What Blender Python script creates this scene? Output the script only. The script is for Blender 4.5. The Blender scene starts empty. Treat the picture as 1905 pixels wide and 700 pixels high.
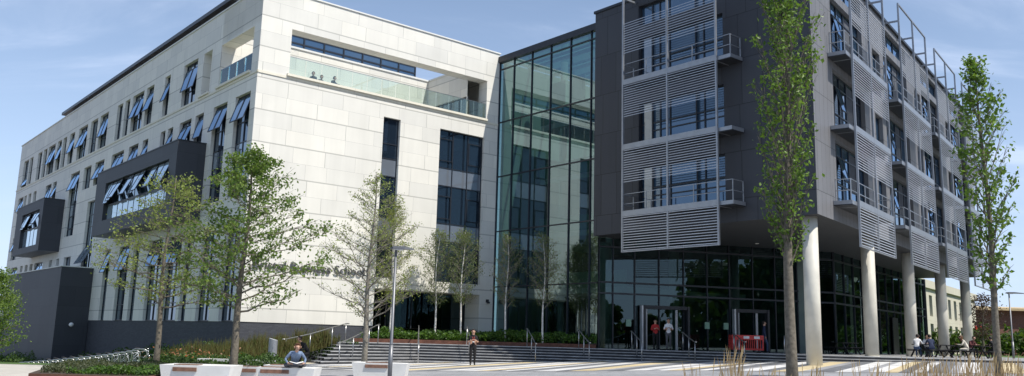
import bpy, math, random
from mathutils import Vector, Matrix
from mathutils import noise as mnoise
random.seed(11)
rad = math.radians
SC = bpy.context.scene
COL = SC.collection

# ------------------------------------------------------------------ materials
MATS = {}
def newmat(name):
    m = bpy.data.materials.new(name); m.use_nodes = True
    nt = m.node_tree; nt.nodes.clear()
    out = nt.nodes.new('ShaderNodeOutputMaterial')
    MATS[name] = m
    return m, nt, out
def pbsdf(nt, out, col=(.5,.5,.5), rough=.6, metal=0, spec=.5, ior=1.45):
    b = nt.nodes.new('ShaderNodeBsdfPrincipled')
    b.inputs['Base Color'].default_value = (*col, 1)
    b.inputs['Roughness'].default_value = rough
    b.inputs['Metallic'].default_value = metal
    b.inputs['Specular IOR Level'].default_value = spec
    b.inputs['IOR'].default_value = ior
    nt.links.new(b.outputs[0], out.inputs[0])
    return b
def N(nt, t, **kw):
    n = nt.nodes.new(t)
    for k, v in kw.items():
        if k.startswith('_'): n.inputs[k[1:].replace('_', ' ')].default_value = v
        else: setattr(n, k, v)
    return n
def noisy(name, col, rough=.6, metal=0, var=.25, scale=3, detail=4, bump=0, bscale=40, spec=.5):
    """plain material with cloudy value variation and optional bump"""
    m, nt, out = newmat(name); b = pbsdf(nt, out, col, rough, metal, spec)
    tc = N(nt, 'ShaderNodeTexCoord')
    nz = N(nt, 'ShaderNodeTexNoise', _Scale=scale, _Detail=detail)
    nt.links.new(tc.outputs['Object'], nz.inputs['Vector'])
    mr = N(nt, 'ShaderNodeMapRange'); mr.inputs[1].default_value = .3; mr.inputs[2].default_value = .7
    mr.inputs[3].default_value = 1 - var; mr.inputs[4].default_value = 1 + var
    nt.links.new(nz.outputs['Fac'], mr.inputs[0])
    mx = N(nt, 'ShaderNodeMix', data_type='RGBA', blend_type='MULTIPLY'); mx.inputs[0].default_value = 1
    mx.inputs[6].default_value = (*col, 1)
    nt.links.new(mr.outputs[0], mx.inputs[7]); nt.links.new(mx.outputs[2], b.inputs['Base Color'])
    if bump:
        n2 = N(nt, 'ShaderNodeTexNoise', _Scale=bscale, _Detail=3)
        nt.links.new(tc.outputs['Object'], n2.inputs['Vector'])
        bp = N(nt, 'ShaderNodeBump', _Strength=bump, _Distance=.02)
        nt.links.new(n2.outputs['Fac'], bp.inputs['Height']); nt.links.new(bp.outputs[0], b.inputs['Normal'])
    return m
def math_node(nt, op, a, b=None, c=None):
    n = nt.nodes.new('ShaderNodeMath'); n.operation = op
    for i, v in enumerate((a, b, c)):
        if v is None: continue
        if isinstance(v, (int, float)): n.inputs[i].default_value = v
        else: nt.links.new(v, n.inputs[i])
    return n.outputs[0]
def ashlar(name, c1, c2, mortar, H, W, rough=.75, warp=.22, msize=.012, zoff=0, bump=.3, uoff=0):
    """coursed panels with uneven course heights and random vertical joints (uv in metres)"""
    m, nt, out = newmat(name); b = pbsdf(nt, out, c1, rough)
    uv = N(nt, 'ShaderNodeUVMap'); sp = N(nt, 'ShaderNodeSeparateXYZ'); nt.links.new(uv.outputs[0], sp.inputs[0])
    u, v = sp.outputs[0], sp.outputs[1]
    v = math_node(nt, 'ADD', v, zoff)
    s = math_node(nt, 'SINE', math_node(nt, 'MULTIPLY', v, 6.2832/(H*2)))
    v2 = math_node(nt, 'ADD', v, math_node(nt, 'MULTIPLY', s, warp*H))
    row = math_node(nt, 'FLOOR', math_node(nt, 'DIVIDE', v2, H))
    wn = math_node(nt, 'SINE', math_node(nt, 'ADD', math_node(nt, 'MULTIPLY', u, 1.35), math_node(nt, 'MULTIPLY', row, 2.37)))
    rn = N(nt, 'ShaderNodeTexWhiteNoise', noise_dimensions='1D'); nt.links.new(row, rn.inputs['W'])
    u2 = math_node(nt, 'ADD', math_node(nt, 'ADD', u, math_node(nt, 'MULTIPLY', wn, warp*1.6*(W/2))), math_node(nt, 'MULTIPLY', rn.outputs['Value'], W))
    u2 = math_node(nt, 'ADD', u2, uoff)
    cb = N(nt, 'ShaderNodeCombineXYZ'); nt.links.new(u2, cb.inputs[0]); nt.links.new(v2, cb.inputs[1])
    br = N(nt, 'ShaderNodeTexBrick', offset=.5)
    br.inputs['Scale'].default_value = 1; br.inputs['Mortar Size'].default_value = msize
    br.inputs['Mortar Smooth'].default_value = .1; br.inputs['Brick Width'].default_value = W; br.inputs['Row Height'].default_value = H
    br.inputs['Color1'].default_value = (*c1, 1); br.inputs['Color2'].default_value = (*c2, 1); br.inputs['Mortar'].default_value = (*mortar, 1)
    nt.links.new(cb.outputs[0], br.inputs['Vector'])
    nz = N(nt, 'ShaderNodeTexNoise', _Scale=.6, _Detail=6); nt.links.new(uv.outputs[0], nz.inputs['Vector'])
    n3 = N(nt, 'ShaderNodeTexNoise', _Scale=25, _Detail=3); nt.links.new(uv.outputs[0], n3.inputs['Vector'])
    mpv = N(nt, 'ShaderNodeMapping'); mpv.inputs['Scale'].default_value = (2.2,.12,1); nt.links.new(uv.outputs[0], mpv.inputs[0])
    n4 = N(nt, 'ShaderNodeTexNoise', _Scale=1.0, _Detail=5); nt.links.new(mpv.outputs[0], n4.inputs['Vector'])
    ad = math_node(nt, 'ADD', math_node(nt, 'MULTIPLY', nz.outputs['Fac'], .18), math_node(nt, 'MULTIPLY', n3.outputs['Fac'], .08))
    ad = math_node(nt, 'ADD', ad, math_node(nt, 'MULTIPLY', n4.outputs['Fac'], .16))
    val = math_node(nt, 'ADD', ad, .79)
    mx = N(nt, 'ShaderNodeMix', data_type='RGBA', blend_type='MULTIPLY'); mx.inputs[0].default_value = 1
    nt.links.new(br.outputs['Color'], mx.inputs[6]); nt.links.new(val, mx.inputs[7]); nt.links.new(mx.outputs[2], b.inputs['Base Color'])
    bp = N(nt, 'ShaderNodeBump', _Strength=bump, _Distance=.012); bp.invert = True
    nt.links.new(br.outputs['Fac'], bp.inputs['Height']); nt.links.new(bp.outputs[0], b.inputs['Normal'])
    return m
def glass_opaque(name, col=(.012,.02,.032), lo=.10, wav=.03, tint=(.85,.93,1)):
    m, nt, out = newmat(name)
    d = N(nt, 'ShaderNodeBsdfDiffuse'); d.inputs[0].default_value = (*col, 1)
    g = N(nt, 'ShaderNodeBsdfGlossy'); g.inputs[0].default_value = (*tint, 1); g.inputs[1].default_value = .01
    fr = N(nt, 'ShaderNodeFresnel', _IOR=1.6)
    tc = N(nt, 'ShaderNodeTexCoord'); nz = N(nt, 'ShaderNodeTexNoise', _Scale=.55, _Detail=1); nt.links.new(tc.outputs['Object'], nz.inputs[0])
    bp = N(nt, 'ShaderNodeBump', _Strength=wav*4, _Distance=.02); nt.links.new(nz.outputs['Fac'], bp.inputs['Height'])
    nt.links.new(bp.outputs[0], g.inputs['Normal'])
    f = math_node(nt, 'MINIMUM', math_node(nt, 'ADD', math_node(nt, 'MULTIPLY', fr.outputs[0], 1.6), lo), 1)
    mx = N(nt, 'ShaderNodeMixShader'); nt.links.new(f, mx.inputs[0]); nt.links.new(d.outputs[0], mx.inputs[1]); nt.links.new(g.outputs[0], mx.inputs[2])
    nt.links.new(mx.outputs[0], out.inputs[0]); return m
def glass_clear(name, tint=(.25,.4,.38), lo=.2, refl=(.8,.95,1), k=1.6, milky=0, mcol=(.8,.9,.85)):
    m, nt, out = newmat(name)
    t = N(nt, 'ShaderNodeBsdfTransparent'); t.inputs[0].default_value = (*tint, 1)
    g = N(nt, 'ShaderNodeBsdfGlossy'); g.inputs[0].default_value = (*refl, 1); g.inputs[1].default_value = .008
    fr = N(nt, 'ShaderNodeFresnel', _IOR=1.5)
    tc = N(nt, 'ShaderNodeTexCoord'); nz = N(nt, 'ShaderNodeTexNoise', _Scale=.4, _Detail=1); nt.links.new(tc.outputs['Object'], nz.inputs[0])
    bp = N(nt, 'ShaderNodeBump', _Strength=.1, _Distance=.02); nt.links.new(nz.outputs['Fac'], bp.inputs['Height']); nt.links.new(bp.outputs[0], g.inputs['Normal'])
    f = math_node(nt, 'MINIMUM', math_node(nt, 'ADD', math_node(nt, 'MULTIPLY', fr.outputs[0], k), lo), 1)
    base = t.outputs[0]
    if milky:
        d = N(nt, 'ShaderNodeBsdfDiffuse'); d.inputs[0].default_value = (*mcol, 1)
        m0 = N(nt, 'ShaderNodeMixShader'); m0.inputs[0].default_value = milky
        nt.links.new(base, m0.inputs[1]); nt.links.new(d.outputs[0], m0.inputs[2]); base = m0.outputs[0]
    mx = N(nt, 'ShaderNodeMixShader'); nt.links.new(f, mx.inputs[0]); nt.links.new(base, mx.inputs[1]); nt.links.new(g.outputs[0], mx.inputs[2])
    nt.links.new(mx.outputs[0], out.inputs[0]); return m
def leafmat(name, c1, c2, trans=.35, rough=.45):
    m, nt, out = newmat(name)
    geo = N(nt, 'ShaderNodeNewGeometry')
    rmp = N(nt, 'ShaderNodeMix', data_type='RGBA'); rmp.inputs[6].default_value = (*c1, 1); rmp.inputs[7].default_value = (*c2, 1)
    nt.links.new(geo.outputs['Random Per Island'], rmp.inputs[0])
    b = N(nt, 'ShaderNodeBsdfPrincipled'); b.inputs['Roughness'].default_value = rough; b.inputs['Specular IOR Level'].default_value = .35
    nt.links.new(rmp.outputs[2], b.inputs['Base Color'])
    tr = N(nt, 'ShaderNodeBsdfTranslucent')
    mc = N(nt, 'ShaderNodeMix', data_type='RGBA', blend_type='MULTIPLY'); mc.inputs[0].default_value = 1
    nt.links.new(rmp.outputs[2], mc.inputs[6]); mc.inputs[7].default_value = (1.5, 1.6, .6, 1); nt.links.new(mc.outputs[2], tr.inputs[0])
    mx = N(nt, 'ShaderNodeMixShader'); mx.inputs[0].default_value = trans
    nt.links.new(b.outputs[0], mx.inputs[1]); nt.links.new(tr.outputs[0], mx.inputs[2]); nt.links.new(mx.outputs[0], out.inputs[0]); return m

ashlar('stone', (.755,.73,.655), (.665,.65,.595), (.44,.43,.39), .92, 1.9, zoff=.05, msize=.011, bump=.15)
ashlar('stone_cream', (.74,.70,.58), (.70,.66,.55), (.5,.48,.42), 2.5, 2.4, warp=0, msize=.006)
ashlar('cladding_shaded', (.043,.047,.057), (.033,.036,.045), (.012,.013,.016), 2.42, 1.22, rough=.55, warp=0, msize=.018, zoff=-1.4+2.42, bump=.5)  # wing cladding, with the front's shade darkened into the colour
ashlar('cladding_sunlit', (.18,.18,.188), (.155,.155,.163), (.03,.03,.03), 2.42, .62, rough=.5, warp=0, msize=.012, zoff=-1.4+2.42, bump=.4)  # same wing cladding, lightened in colour for the sunlit long side
ashlar('dark_brick', (.075,.08,.093), (.055,.058,.07), (.04,.042,.05), .075, .3, rough=.8, warp=0, msize=.008, bump=.2)
ashlar('red_brick', (.20,.085,.055), (.15,.065,.045), (.2,.17,.14), .15, .45, rough=.85, warp=0, msize=.012)
ashlar('cream_wall', (.60,.57,.46), (.56,.53,.43), (.42,.40,.33), 1.4, 2.6, rough=.8, warp=0, msize=.01)
noisy('dark_metal', (.035,.038,.045), .4, .4, var=.1)
noisy('frame_metal', (.03,.035,.045), .35, .3, var=.1)
noisy('grey_metal', (.31,.325,.35), .4, .55, var=.08)
noisy('louvre_metal', (.50,.515,.54), .38, .45, var=.08)
noisy('steel', (.46,.46,.46), .3, .85, var=.08)
noisy('column_paint', (.60,.575,.50), .55, 0, var=.12, scale=1.3, detail=7)
noisy('white_concrete', (.78,.765,.73), .7, 0, var=.07, scale=2, bump=.05)
noisy('timber', (.19,.10,.065), .55, 0, var=.3, scale=8)
noisy('corten', (.13,.055,.035), .8, 0, var=.3, scale=5)
noisy('soffit', (.035,.038,.043), .6, 0, var=.08)
noisy('white_plaster', (.7,.7,.67), .8, 0, var=.03)
noisy('interior_mid', (.20,.26,.25), .8, 0, var=.3, scale=.5)
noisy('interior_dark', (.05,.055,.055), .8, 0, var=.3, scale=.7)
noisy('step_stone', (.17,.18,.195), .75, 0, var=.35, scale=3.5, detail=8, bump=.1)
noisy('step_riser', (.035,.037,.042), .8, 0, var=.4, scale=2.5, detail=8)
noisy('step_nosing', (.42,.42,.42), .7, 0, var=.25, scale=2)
noisy('terrace_stone', (.30,.30,.30), .75, 0, var=.15, scale=1.5, detail=6)
noisy('bark', (.15,.13,.10), .9, 0, var=.35, scale=12, bump=.5)
noisy('bark_grey', (.22,.20,.165), .9, 0, var=.35, scale=14, bump=.5)
noisy('bark_birch', (.62,.60,.56), .8, 0, var=.3, scale=9, bump=.3)
noisy('red_plastic', (.55,.035,.03), .4, 0, var=.08)
noisy('white_plastic', (.8,.8,.8), .4, 0, var=.04)
noisy('black_paint', (.018,.018,.02), .4, 0, var=.15)
noisy('rubber', (.015,.015,.015), .7, 0, var=.1)
noisy('chrome', (.7,.7,.7), .2, .9, var=.05)
noisy('letter_grey', (.07,.07,.075), .6, 0, var=.05)
noisy('soil', (.07,.05,.035), .95, 0, var=.35, scale=6, bump=.4)
noisy('blind_fabric', (.09,.10,.12), .9, 0, var=.1)
noisy('lamp_metal', (.20,.205,.215), .45, .5, var=.1)
noisy('rooftile', (.55,.42,.24), .8, 0, var=.12)
noisy('skin', (.52,.31,.22), .5, 0, var=.06)
noisy('hair_dark', (.02,.013,.01), .6, 0, var=.2)
noisy('hair_brown', (.12,.055,.025), .6, 0, var=.2)
for nm, c in dict(cloth_black=(.012,.012,.014), cloth_blue=(.17,.23,.34), cloth_navy=(.02,.03,.07), cloth_red=(.42,.03,.03), cloth_white=(.72,.72,.72),
                  cloth_grey=(.09,.09,.1), cloth_cream=(.66,.6,.5), cloth_jeans=(.05,.08,.15), cloth_maroon=(.16,.05,.05), hivis=(.35,.6,.05), paper=(.8,.8,.78), sign_green=(.25,.4,.3)).items():
    noisy('%s' % nm, c, .85, 0, var=.15, scale=14)
glass_opaque('glass', (.010,.018,.030), .03, tint=(.8,.9,1))
glass_opaque('glass_sash', (.03,.06,.10), .08, tint=(.55,.73,.95))
glass_opaque('glass_bright', (.40,.50,.57), .12, tint=(.85,.93,1))  # pale blue base colour stands in for sky reflected in the glass
glass_opaque('spandrel', (.14,.16,.19), .08, tint=(.8,.9,1))
glass_opaque('lobby_glass', (.012,.02,.02), .12)
glass_clear('atrium_glass', (.27,.42,.40), .20, refl=(.56,.74,.80), k=2.0)
glass_clear('entrance_glass', (.20,.31,.30), .05, refl=(.5,.68,.75), k=1.1)
glass_clear('balustrade_glass', (.86,.93,.90), .02, k=1, milky=.03)
leafmat('leaf_oak', (.07,.13,.025), (.19,.26,.06))
leafmat('leaf_young', (.12,.16,.03), (.26,.27,.07))
leafmat('leaf_sparse', (.15,.20,.05), (.29,.33,.10))
leafmat('leaf_birch', (.10,.14,.05), (.18,.21,.09))
leafmat('leaf_poplar', (.06,.12,.02), (.18,.28,.045), trans=.32)
leafmat('leaf_dark', (.045,.085,.02), (.09,.14,.03))
leafmat('leaf_maroon', (.05,.03,.03), (.08,.05,.04))
leafmat('leaf_shrub', (.03,.06,.02), (.10,.17,.04))
leafmat('leaf_ground', (.03,.07,.015), (.11,.20,.035))
leafmat('leaf_lavender', (.06,.08,.045), (.12,.13,.07))
leafmat('straw', (.24,.16,.085), (.44,.33,.19), trans=.2)
leafmat('rust_grass', (.12,.085,.035), (.11,.14,.04), trans=.2)
leafmat('flower', (.5,.14,.05), (.55,.35,.25))
# lawn
m, nt, out = newmat('lawn'); b = pbsdf(nt, out, (.07,.14,.03), .9)
tc = N(nt, 'ShaderNodeTexCoord'); nz = N(nt, 'ShaderNodeTexNoise', _Scale=2.5, _Detail=8); nt.links.new(tc.outputs['Object'], nz.inputs[0])
cr = N(nt, 'ShaderNodeValToRGB'); cr.color_ramp.elements[0].position=.3; cr.color_ramp.elements[0].color=(.035,.085,.015,1); cr.color_ramp.elements[1].position=.7; cr.color_ramp.elements[1].color=(.12,.19,.045,1)
nt.links.new(nz.outputs['Fac'], cr.inputs[0]); nt.links.new(cr.outputs[0], b.inputs['Base Color'])
# paving: small grey setts in the foreground
def paving(name, banded):
    m, nt, out = newmat(name); b = pbsdf(nt, out, (.3,.3,.3), .8)
    tc = N(nt, 'ShaderNodeTexCoord')
    mp = N(nt, 'ShaderNodeMapping'); mp.inputs['Rotation'].default_value = (0,0,-rad(62) if banded else -math.atan2(.64321534,.76568533)); nt.links.new(tc.outputs['Object'], mp.inputs[0])
    br = N(nt, 'ShaderNodeTexBrick'); br.inputs['Scale'].default_value=1; br.inputs['Brick Width'].default_value=.6; br.inputs['Row Height'].default_value=.3; br.inputs['Mortar Size'].default_value=.008
    nt.links.new(mp.outputs[0], br.inputs['Vector'])
    if banded:
        sp = N(nt, 'ShaderNodeSeparateXYZ'); nt.links.new(mp.outputs[0], sp.inputs[0])
        fr = math_node(nt, 'FRACT', math_node(nt, 'DIVIDE', math_node(nt, 'ADD', sp.outputs[1], 300), 7.6))
        cr = N(nt, 'ShaderNodeValToRGB'); cr.color_ramp.interpolation='CONSTANT'
        W_=(.68,.67,.65,1); Y_=(.62,.51,.31,1); G_=(.17,.175,.185,1); LG=(.34,.34,.345,1)
        seq=[(0,W_),(.10,G_),(.20,LG),(.26,Y_),(.38,G_),(.46,W_),(.56,LG),(.60,G_),(.70,W_),(.76,G_),(.82,Y_),(.88,W_),(.95,LG)]
        els = cr.color_ramp.elements
        els[0].position=0; els[0].color=seq[0][1]; els[1].position=seq[1][0]; els[1].color=seq[1][1]
        for p_, c_ in seq[2:]:
            e = els.new(p_); e.color = c_
        nt.links.new(fr, cr.inputs[0]); base = cr.outputs[0]
        br.inputs['Color1'].default_value=(1,1,1,1); br.inputs['Color2'].default_value=(.88,.88,.88,1); br.inputs['Mortar'].default_value=(.6,.6,.6,1)
        mx = N(nt,'ShaderNodeMix',data_type='RGBA',blend_type='MULTIPLY'); mx.inputs[0].default_value=1
        nt.links.new(base, mx.inputs[6]); nt.links.new(br.outputs['Color'], mx.inputs[7]); src = mx.outputs[2]
    else:
        br.inputs['Color1'].default_value=(.33,.33,.34,1); br.inputs['Color2'].default_value=(.27,.275,.28,1); br.inputs['Mortar'].default_value=(.13,.13,.13,1)
        src = br.outputs['Color']
    nz = N(nt,'ShaderNodeTexNoise',_Scale=.35,_Detail=8); nt.links.new(tc.outputs['Object'], nz.inputs[0])
    mr = math_node(nt,'ADD',math_node(nt,'MULTIPLY',nz.outputs['Fac'],.8),.62)
    m2 = N(nt,'ShaderNodeMix',data_type='RGBA',blend_type='MULTIPLY'); m2.inputs[0].default_value=1
    nt.links.new(src,m2.inputs[6]); nt.links.new(mr,m2.inputs[7]); nt.links.new(m2.outputs[2], b.inputs['Base Color'])
paving('paving_grey', False); paving('paving_banded', True)
noisy('paving_pale', (.50,.47,.41), .8, 0, var=.12, scale=1.2, detail=8)
noisy('earth', (.17,.16,.15), .95, 0, var=.15, scale=.4)
noisy('asphalt', (.09,.09,.09), .9, 0, var=.2, scale=1.2, detail=8)

# ------------------------------------------------------------------ mesh builder
class Frame:
    """local axes: x to the right along a facade seen from outside, y inwards, z up"""
    def __init__(s, ox, oy, ux, uy, oz=0):
        l = math.hypot(ux, uy); s.o = (ox, oy, oz); s.u = (ux/l, uy/l); s.v = (-uy/l, ux/l)
    def p(s, x, y, z):
        return Vector((s.o[0]+s.u[0]*x+s.v[0]*y, s.o[1]+s.u[1]*x+s.v[1]*y, s.o[2]+z))
WORLD = Frame(0, 0, 1, 0)
class MB:
    def __init__(s): s.v=[]; s.f=[]; s.m=[]; s.uv=[]; s.sm=[]
    def face(s, pts, mat=0, uv=None, smooth=False):
        i = len(s.v); s.v += [Vector(p) for p in pts]; s.f.append(tuple(range(i, i+len(pts)))); s.m.append(mat)
        s.uv.append(uv if uv else [(0,0)]*len(pts)); s.sm.append(smooth)
    def quad(s, fr, a, b, c, d, mat=0, uv=None):
        s.face([fr.p(*a), fr.p(*b), fr.p(*c), fr.p(*d)], mat, uv)
    def box(s, fr, x0, x1, y0, y1, z0, z1, mat=0, skip=''):
        if x1 < x0: x0, x1 = x1, x0
        if y1 < y0: y0, y1 = y1, y0
        F = s.quad
        if 'f' not in skip: F(fr,(x0,y0,z0),(x1,y0,z0),(x1,y0,z1),(x0,y0,z1),mat,[(x0,z0),(x1,z0),(x1,z1),(x0,z1)])
        if 'b' not in skip: F(fr,(x1,y1,z0),(x0,y1,z0),(x0,y1,z1),(x1,y1,z1),mat,[(x1,z0),(x0,z0),(x0,z1),(x1,z1)])
        if 'l' not in skip: F(fr,(x0,y1,z0),(x0,y0,z0),(x0,y0,z1),(x0,y1,z1),mat,[(y1,z0),(y0,z0),(y0,z1),(y1,z1)])
        if 'r' not in skip: F(fr,(x1,y0,z0),(x1,y1,z0),(x1,y1,z1),(x1,y0,z1),mat,[(y0,z0),(y1,z0),(y1,z1),(y0,z1)])
        if 't' not in skip: F(fr,(x0,y0,z1),(x1,y0,z1),(x1,y1,z1),(x0,y1,z1),mat,[(x0,y0),(x1,y0),(x1,y1),(x0,y1)])
        if 'd' not in skip: F(fr,(x0,y1,z0),(x1,y1,z0),(x1,y0,z0),(x0,y0,z0),mat,[(x0,y1),(x1,y1),(x1,y0),(x0,y0)])
    def facade(s, fr, x0, x1, z0, z1, holes, depth=.25, mat=0, y=0):
        xs = sorted({x0, x1} | {h[i] for h in holes for i in (0,1)}); zs = sorted({z0, z1} | {h[i] for h in holes for i in (2,3)})
        xs = [a for a in xs if x0 <= a <= x1]; zs = [a for a in zs if z0 <= a <= z1]
        for j in range(len(zs)-1):
            run = None
            for i in range(len(xs)):
                solid = False
                if i < len(xs)-1:
                    cx = (xs[i]+xs[i+1])/2; cz = (zs[j]+zs[j+1])/2
                    solid = not any(h[0]<cx<h[1] and h[2]<cz<h[3] for h in holes)
                if solid and run is None: run = xs[i]
                if not solid and run is not None:
                    a, b = run, xs[i]; c, d = zs[j], zs[j+1]; run = None
                    s.quad(fr,(a,y,c),(b,y,c),(b,y,d),(a,y,d),mat,[(a,c),(b,c),(b,d),(a,d)])
        for h in holes:
            a, b, c, d = h[:4]; D = y+(h[4] if len(h) > 4 else depth)
            s.quad(fr,(a,y,c),(a,D,c),(a,D,d),(a,y,d),mat,[(y,c),(D,c),(D,d),(y,d)])
            s.quad(fr,(b,D,c),(b,y,c),(b,y,d),(b,D,d),mat,[(D,c),(y,c),(y,d),(D,d)])
            s.quad(fr,(a,y,d),(a,D,d),(b,D,d),(b,y,d),mat,[(a,y),(a,D),(b,D),(b,y)])
            s.quad(fr,(a,D,c),(a,y,c),(b,y,c),(b,D,c),mat,[(a,D),(a,y),(b,y),(b,D)])
    def prism(s, pts, z0, z1, mat=0, matside=None):
        """vertical prism from world xy points (counter-clockwise)"""
        ms = mat if matside is None else matside
        s.face([(x,y,z1) for x,y in pts], mat, [(x,y) for x,y in pts])
        s.face([(x,y,z0) for x,y in reversed(pts)], mat, [(x,y) for x,y in reversed(pts)])
        acc = 0
        for i in range(len(pts)):
            a, b = pts[i], pts[(i+1)%len(pts)]; l = math.hypot(b[0]-a[0], b[1]-a[1])
            s.face([(a[0],a[1],z0),(b[0],b[1],z0),(b[0],b[1],z1),(a[0],a[1],z1)], ms, [(acc,z0),(acc+l,z0),(acc+l,z1),(acc,z1)]); acc += l
    def tube(s, pts, r, n=8, mat=0, caps=True, smooth=True):
        """swept tube through world points; r number or list"""
        P = [Vector(p) for p in pts]; R = r if isinstance(r, (list, tuple)) else [r]*len(P)
        base = len(s.v); up = None
        for i, p in enumerate(P):
            t = (P[min(i+1,len(P)-1)]-P[max(i-1,0)])
            t = t.normalized() if t.length > 1e-9 else Vector((0,0,1))
            if up is None:
                up = Vector((0,0,1)) if abs(t.z) < .9 else Vector((1,0,0))
            a = t.cross(up).normalized(); b_ = a.cross(t).normalized(); up = b_
            for k in range(n):
                w = 2*math.pi*k/n; s.v.append(p+a*math.cos(w)*R[i]+b_*math.sin(w)*R[i])
        for i in range(len(P)-1):
            for k in range(n):
                a0 = base+i*n+k; a1 = base+i*n+(k+1)%n
                s.f.append((a0, a1, a1+n, a0+n)); s.m.append(mat); s.uv.append([(0,0)]*4); s.sm.append(smooth)
        if caps:
            s.f.append(tuple(base+k for k in reversed(range(n)))); s.m.append(mat); s.uv.append([(0,0)]*n); s.sm.append(False)
            s.f.append(tuple(base+(len(P)-1)*n+k for k in range(n))); s.m.append(mat); s.uv.append([(0,0)]*n); s.sm.append(False)
    def bar(s, a, b, w, h=None, mat=0):
        """rectangular bar between two world points"""
        a, b = Vector(a), Vector(b); h = w if h is None else h
        t = (b-a).normalized(); up = Vector((0,0,1)) if abs(t.z) < .95 else Vector((0,1,0))
        x = t.cross(up).normalized()*w/2; y = x.cross(t).normalized()*h/2
        c = [a-x-y, a+x-y, a+x+y, a-x+y, b-x-y, b+x-y, b+x+y, b-x+y]
        for q in ((3,2,1,0),(4,5,6,7),(0,1,5,4),(1,2,6,5),(2,3,7,6),(3,0,4,7)): s.face([c[i] for i in q], mat)
    def build(s, name, mats, parent=None, loc=None, bevel=0):
        if isinstance(mats, str): mats = [mats]
        o = Vector(loc) if loc is not None else (Vector(parent['_o']) if parent is not None and '_o' in parent.keys() else Vector((0,0,0)))
        if parent is not None and loc is None: o = Vector(wloc(parent))
        me = bpy.data.meshes.new(name)
        me.from_pydata([tuple(v-o) for v in s.v], [], s.f)
        for m in mats: me.materials.append(MATS[m])
        me.polygons.foreach_set('material_index', s.m)
        me.polygons.foreach_set('use_smooth', s.sm)
        ul = me.uv_layers.new(name='UVMap')
        flat = []
        for u in s.uv:
            for a in u: flat += [a[0], a[1]]
        ul.data.foreach_set('uv', flat)
        me.update()
        ob = bpy.data.objects.new(name, me); COL.objects.link(ob)
        WL_[ob.name] = tuple(o)
        if parent is not None:
            ob.parent = parent; pl = Vector(wloc(parent)); ob.location = o-pl
        else: ob.location = o
        if bevel:
            b = ob.modifiers.new('bevel', 'BEVEL'); b.width = bevel; b.segments = 2; b.limit_method = 'ANGLE'
        return ob
WL_ = {}
def wloc(o): return WL_[o.name]
def tag(o, label=None, cat=None, group=None, kind=None):
    if label: o['label'] = label
    if cat: o['category'] = cat
    if group: o['group'] = group
    if kind: o['kind'] = kind
    return o
def empty(name, loc, label=None, cat=None, group=None):
    o = bpy.data.objects.new(name, None); COL.objects.link(o); o.location = loc; o.empty_display_size = .2
    WL_[o.name] = tuple(loc); return tag(o, label, cat, group)
def kids(o): return [c for c in bpy.data.objects if c.parent == o]
def copy_tree(o, loc=None, rz=None, parent=None, scale=None):
    c = o.copy(); COL.objects.link(c)
    if parent is not None: c.parent = parent
    if loc is not None: c.location = loc
    if rz is not None: c.rotation_euler = (0,0,rz)
    if scale is not None: c.scale = (scale,)*3
    WL_[c.name] = tuple(loc) if loc is not None else WL_[o.name]
    for ch in kids(o):
        if ch is c: continue
        copy_tree(ch, parent=c)
    return c

# ------------------------------------------------------------------ layout (metres; camera stands at x=0 y=0)
Fx, Fy = .76568533, .64321534
CX, CY = -14.475677, 47.16382
KX, KY = 4.864358, 50.763998
K2X, K2Y = 14.139523, 39.722815
RX, RY = .60551392, .79583472
FW = Frame(CX, CY, Fx, Fy)                       # stone front
FL = Frame(CX, CY, Fy, -Fx)                      # stone long side, x runs from -62.4 to 0
FA = Frame(CX+Fx*17.5, CY+Fy*17.5, Fy, -Fx)      # atrium glazing
FD = Frame(KX, KY, Fy, -Fx)                      # dark wing front
FR = Frame(K2X, K2Y, RX, RY)                     # dark wing long side
FE = Frame(5.25, 51.6, 15.7, 4.7)                # entrance glazing
ZT = 1.03

def lerp_tab(t, x):
    if x <= t[0][0]: return t[0][1]
    for (a, b), (c, d) in zip(t, t[1:]):
        if x <= c: return b+(d-b)*(x-a)/(c-a)
    return t[-1][1]
def sst(a, b, x):
    t = min(1, max(0, (x-a)/(b-a))); return t*t*(3-2*t)
GT = [(-5,0),(1.3,.2),(6.5,.42),(13.7,.6),(20,.78),(30,.93),(42,1.0)]
LT = [(-42,-2.3),(-33,-1.9),(-22,-.65),(-12,0)]
def G(x, y):
    return lerp_tab(GT, x) + lerp_tab(LT, x)*sst(34.5, 45, y)
def sheet(name, poly_fn, x0, x1, y0, y1, nx, ny, dz, mat, kind='structure'):
    mb = MB()
    xs = [x0+(x1-x0)*i/nx for i in range(nx+1)]; ys = [y0+(y1-y0)*j/ny for j in range(ny+1)]
    for i in range(nx):
        for j in range(ny):
            cx=(xs[i]+xs[i+1])/2; cy=(ys[j]+ys[j+1])/2
            if poly_fn and not poly_fn(cx, cy): continue
            pts=[(xs[i],ys[j]),(xs[i+1],ys[j]),(xs[i+1],ys[j+1]),(xs[i],ys[j+1])]
            mb.face([(a,b,G(a,b)+dz) for a,b in pts])
    return tag(mb.build(name, mat), kind=kind)
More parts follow.
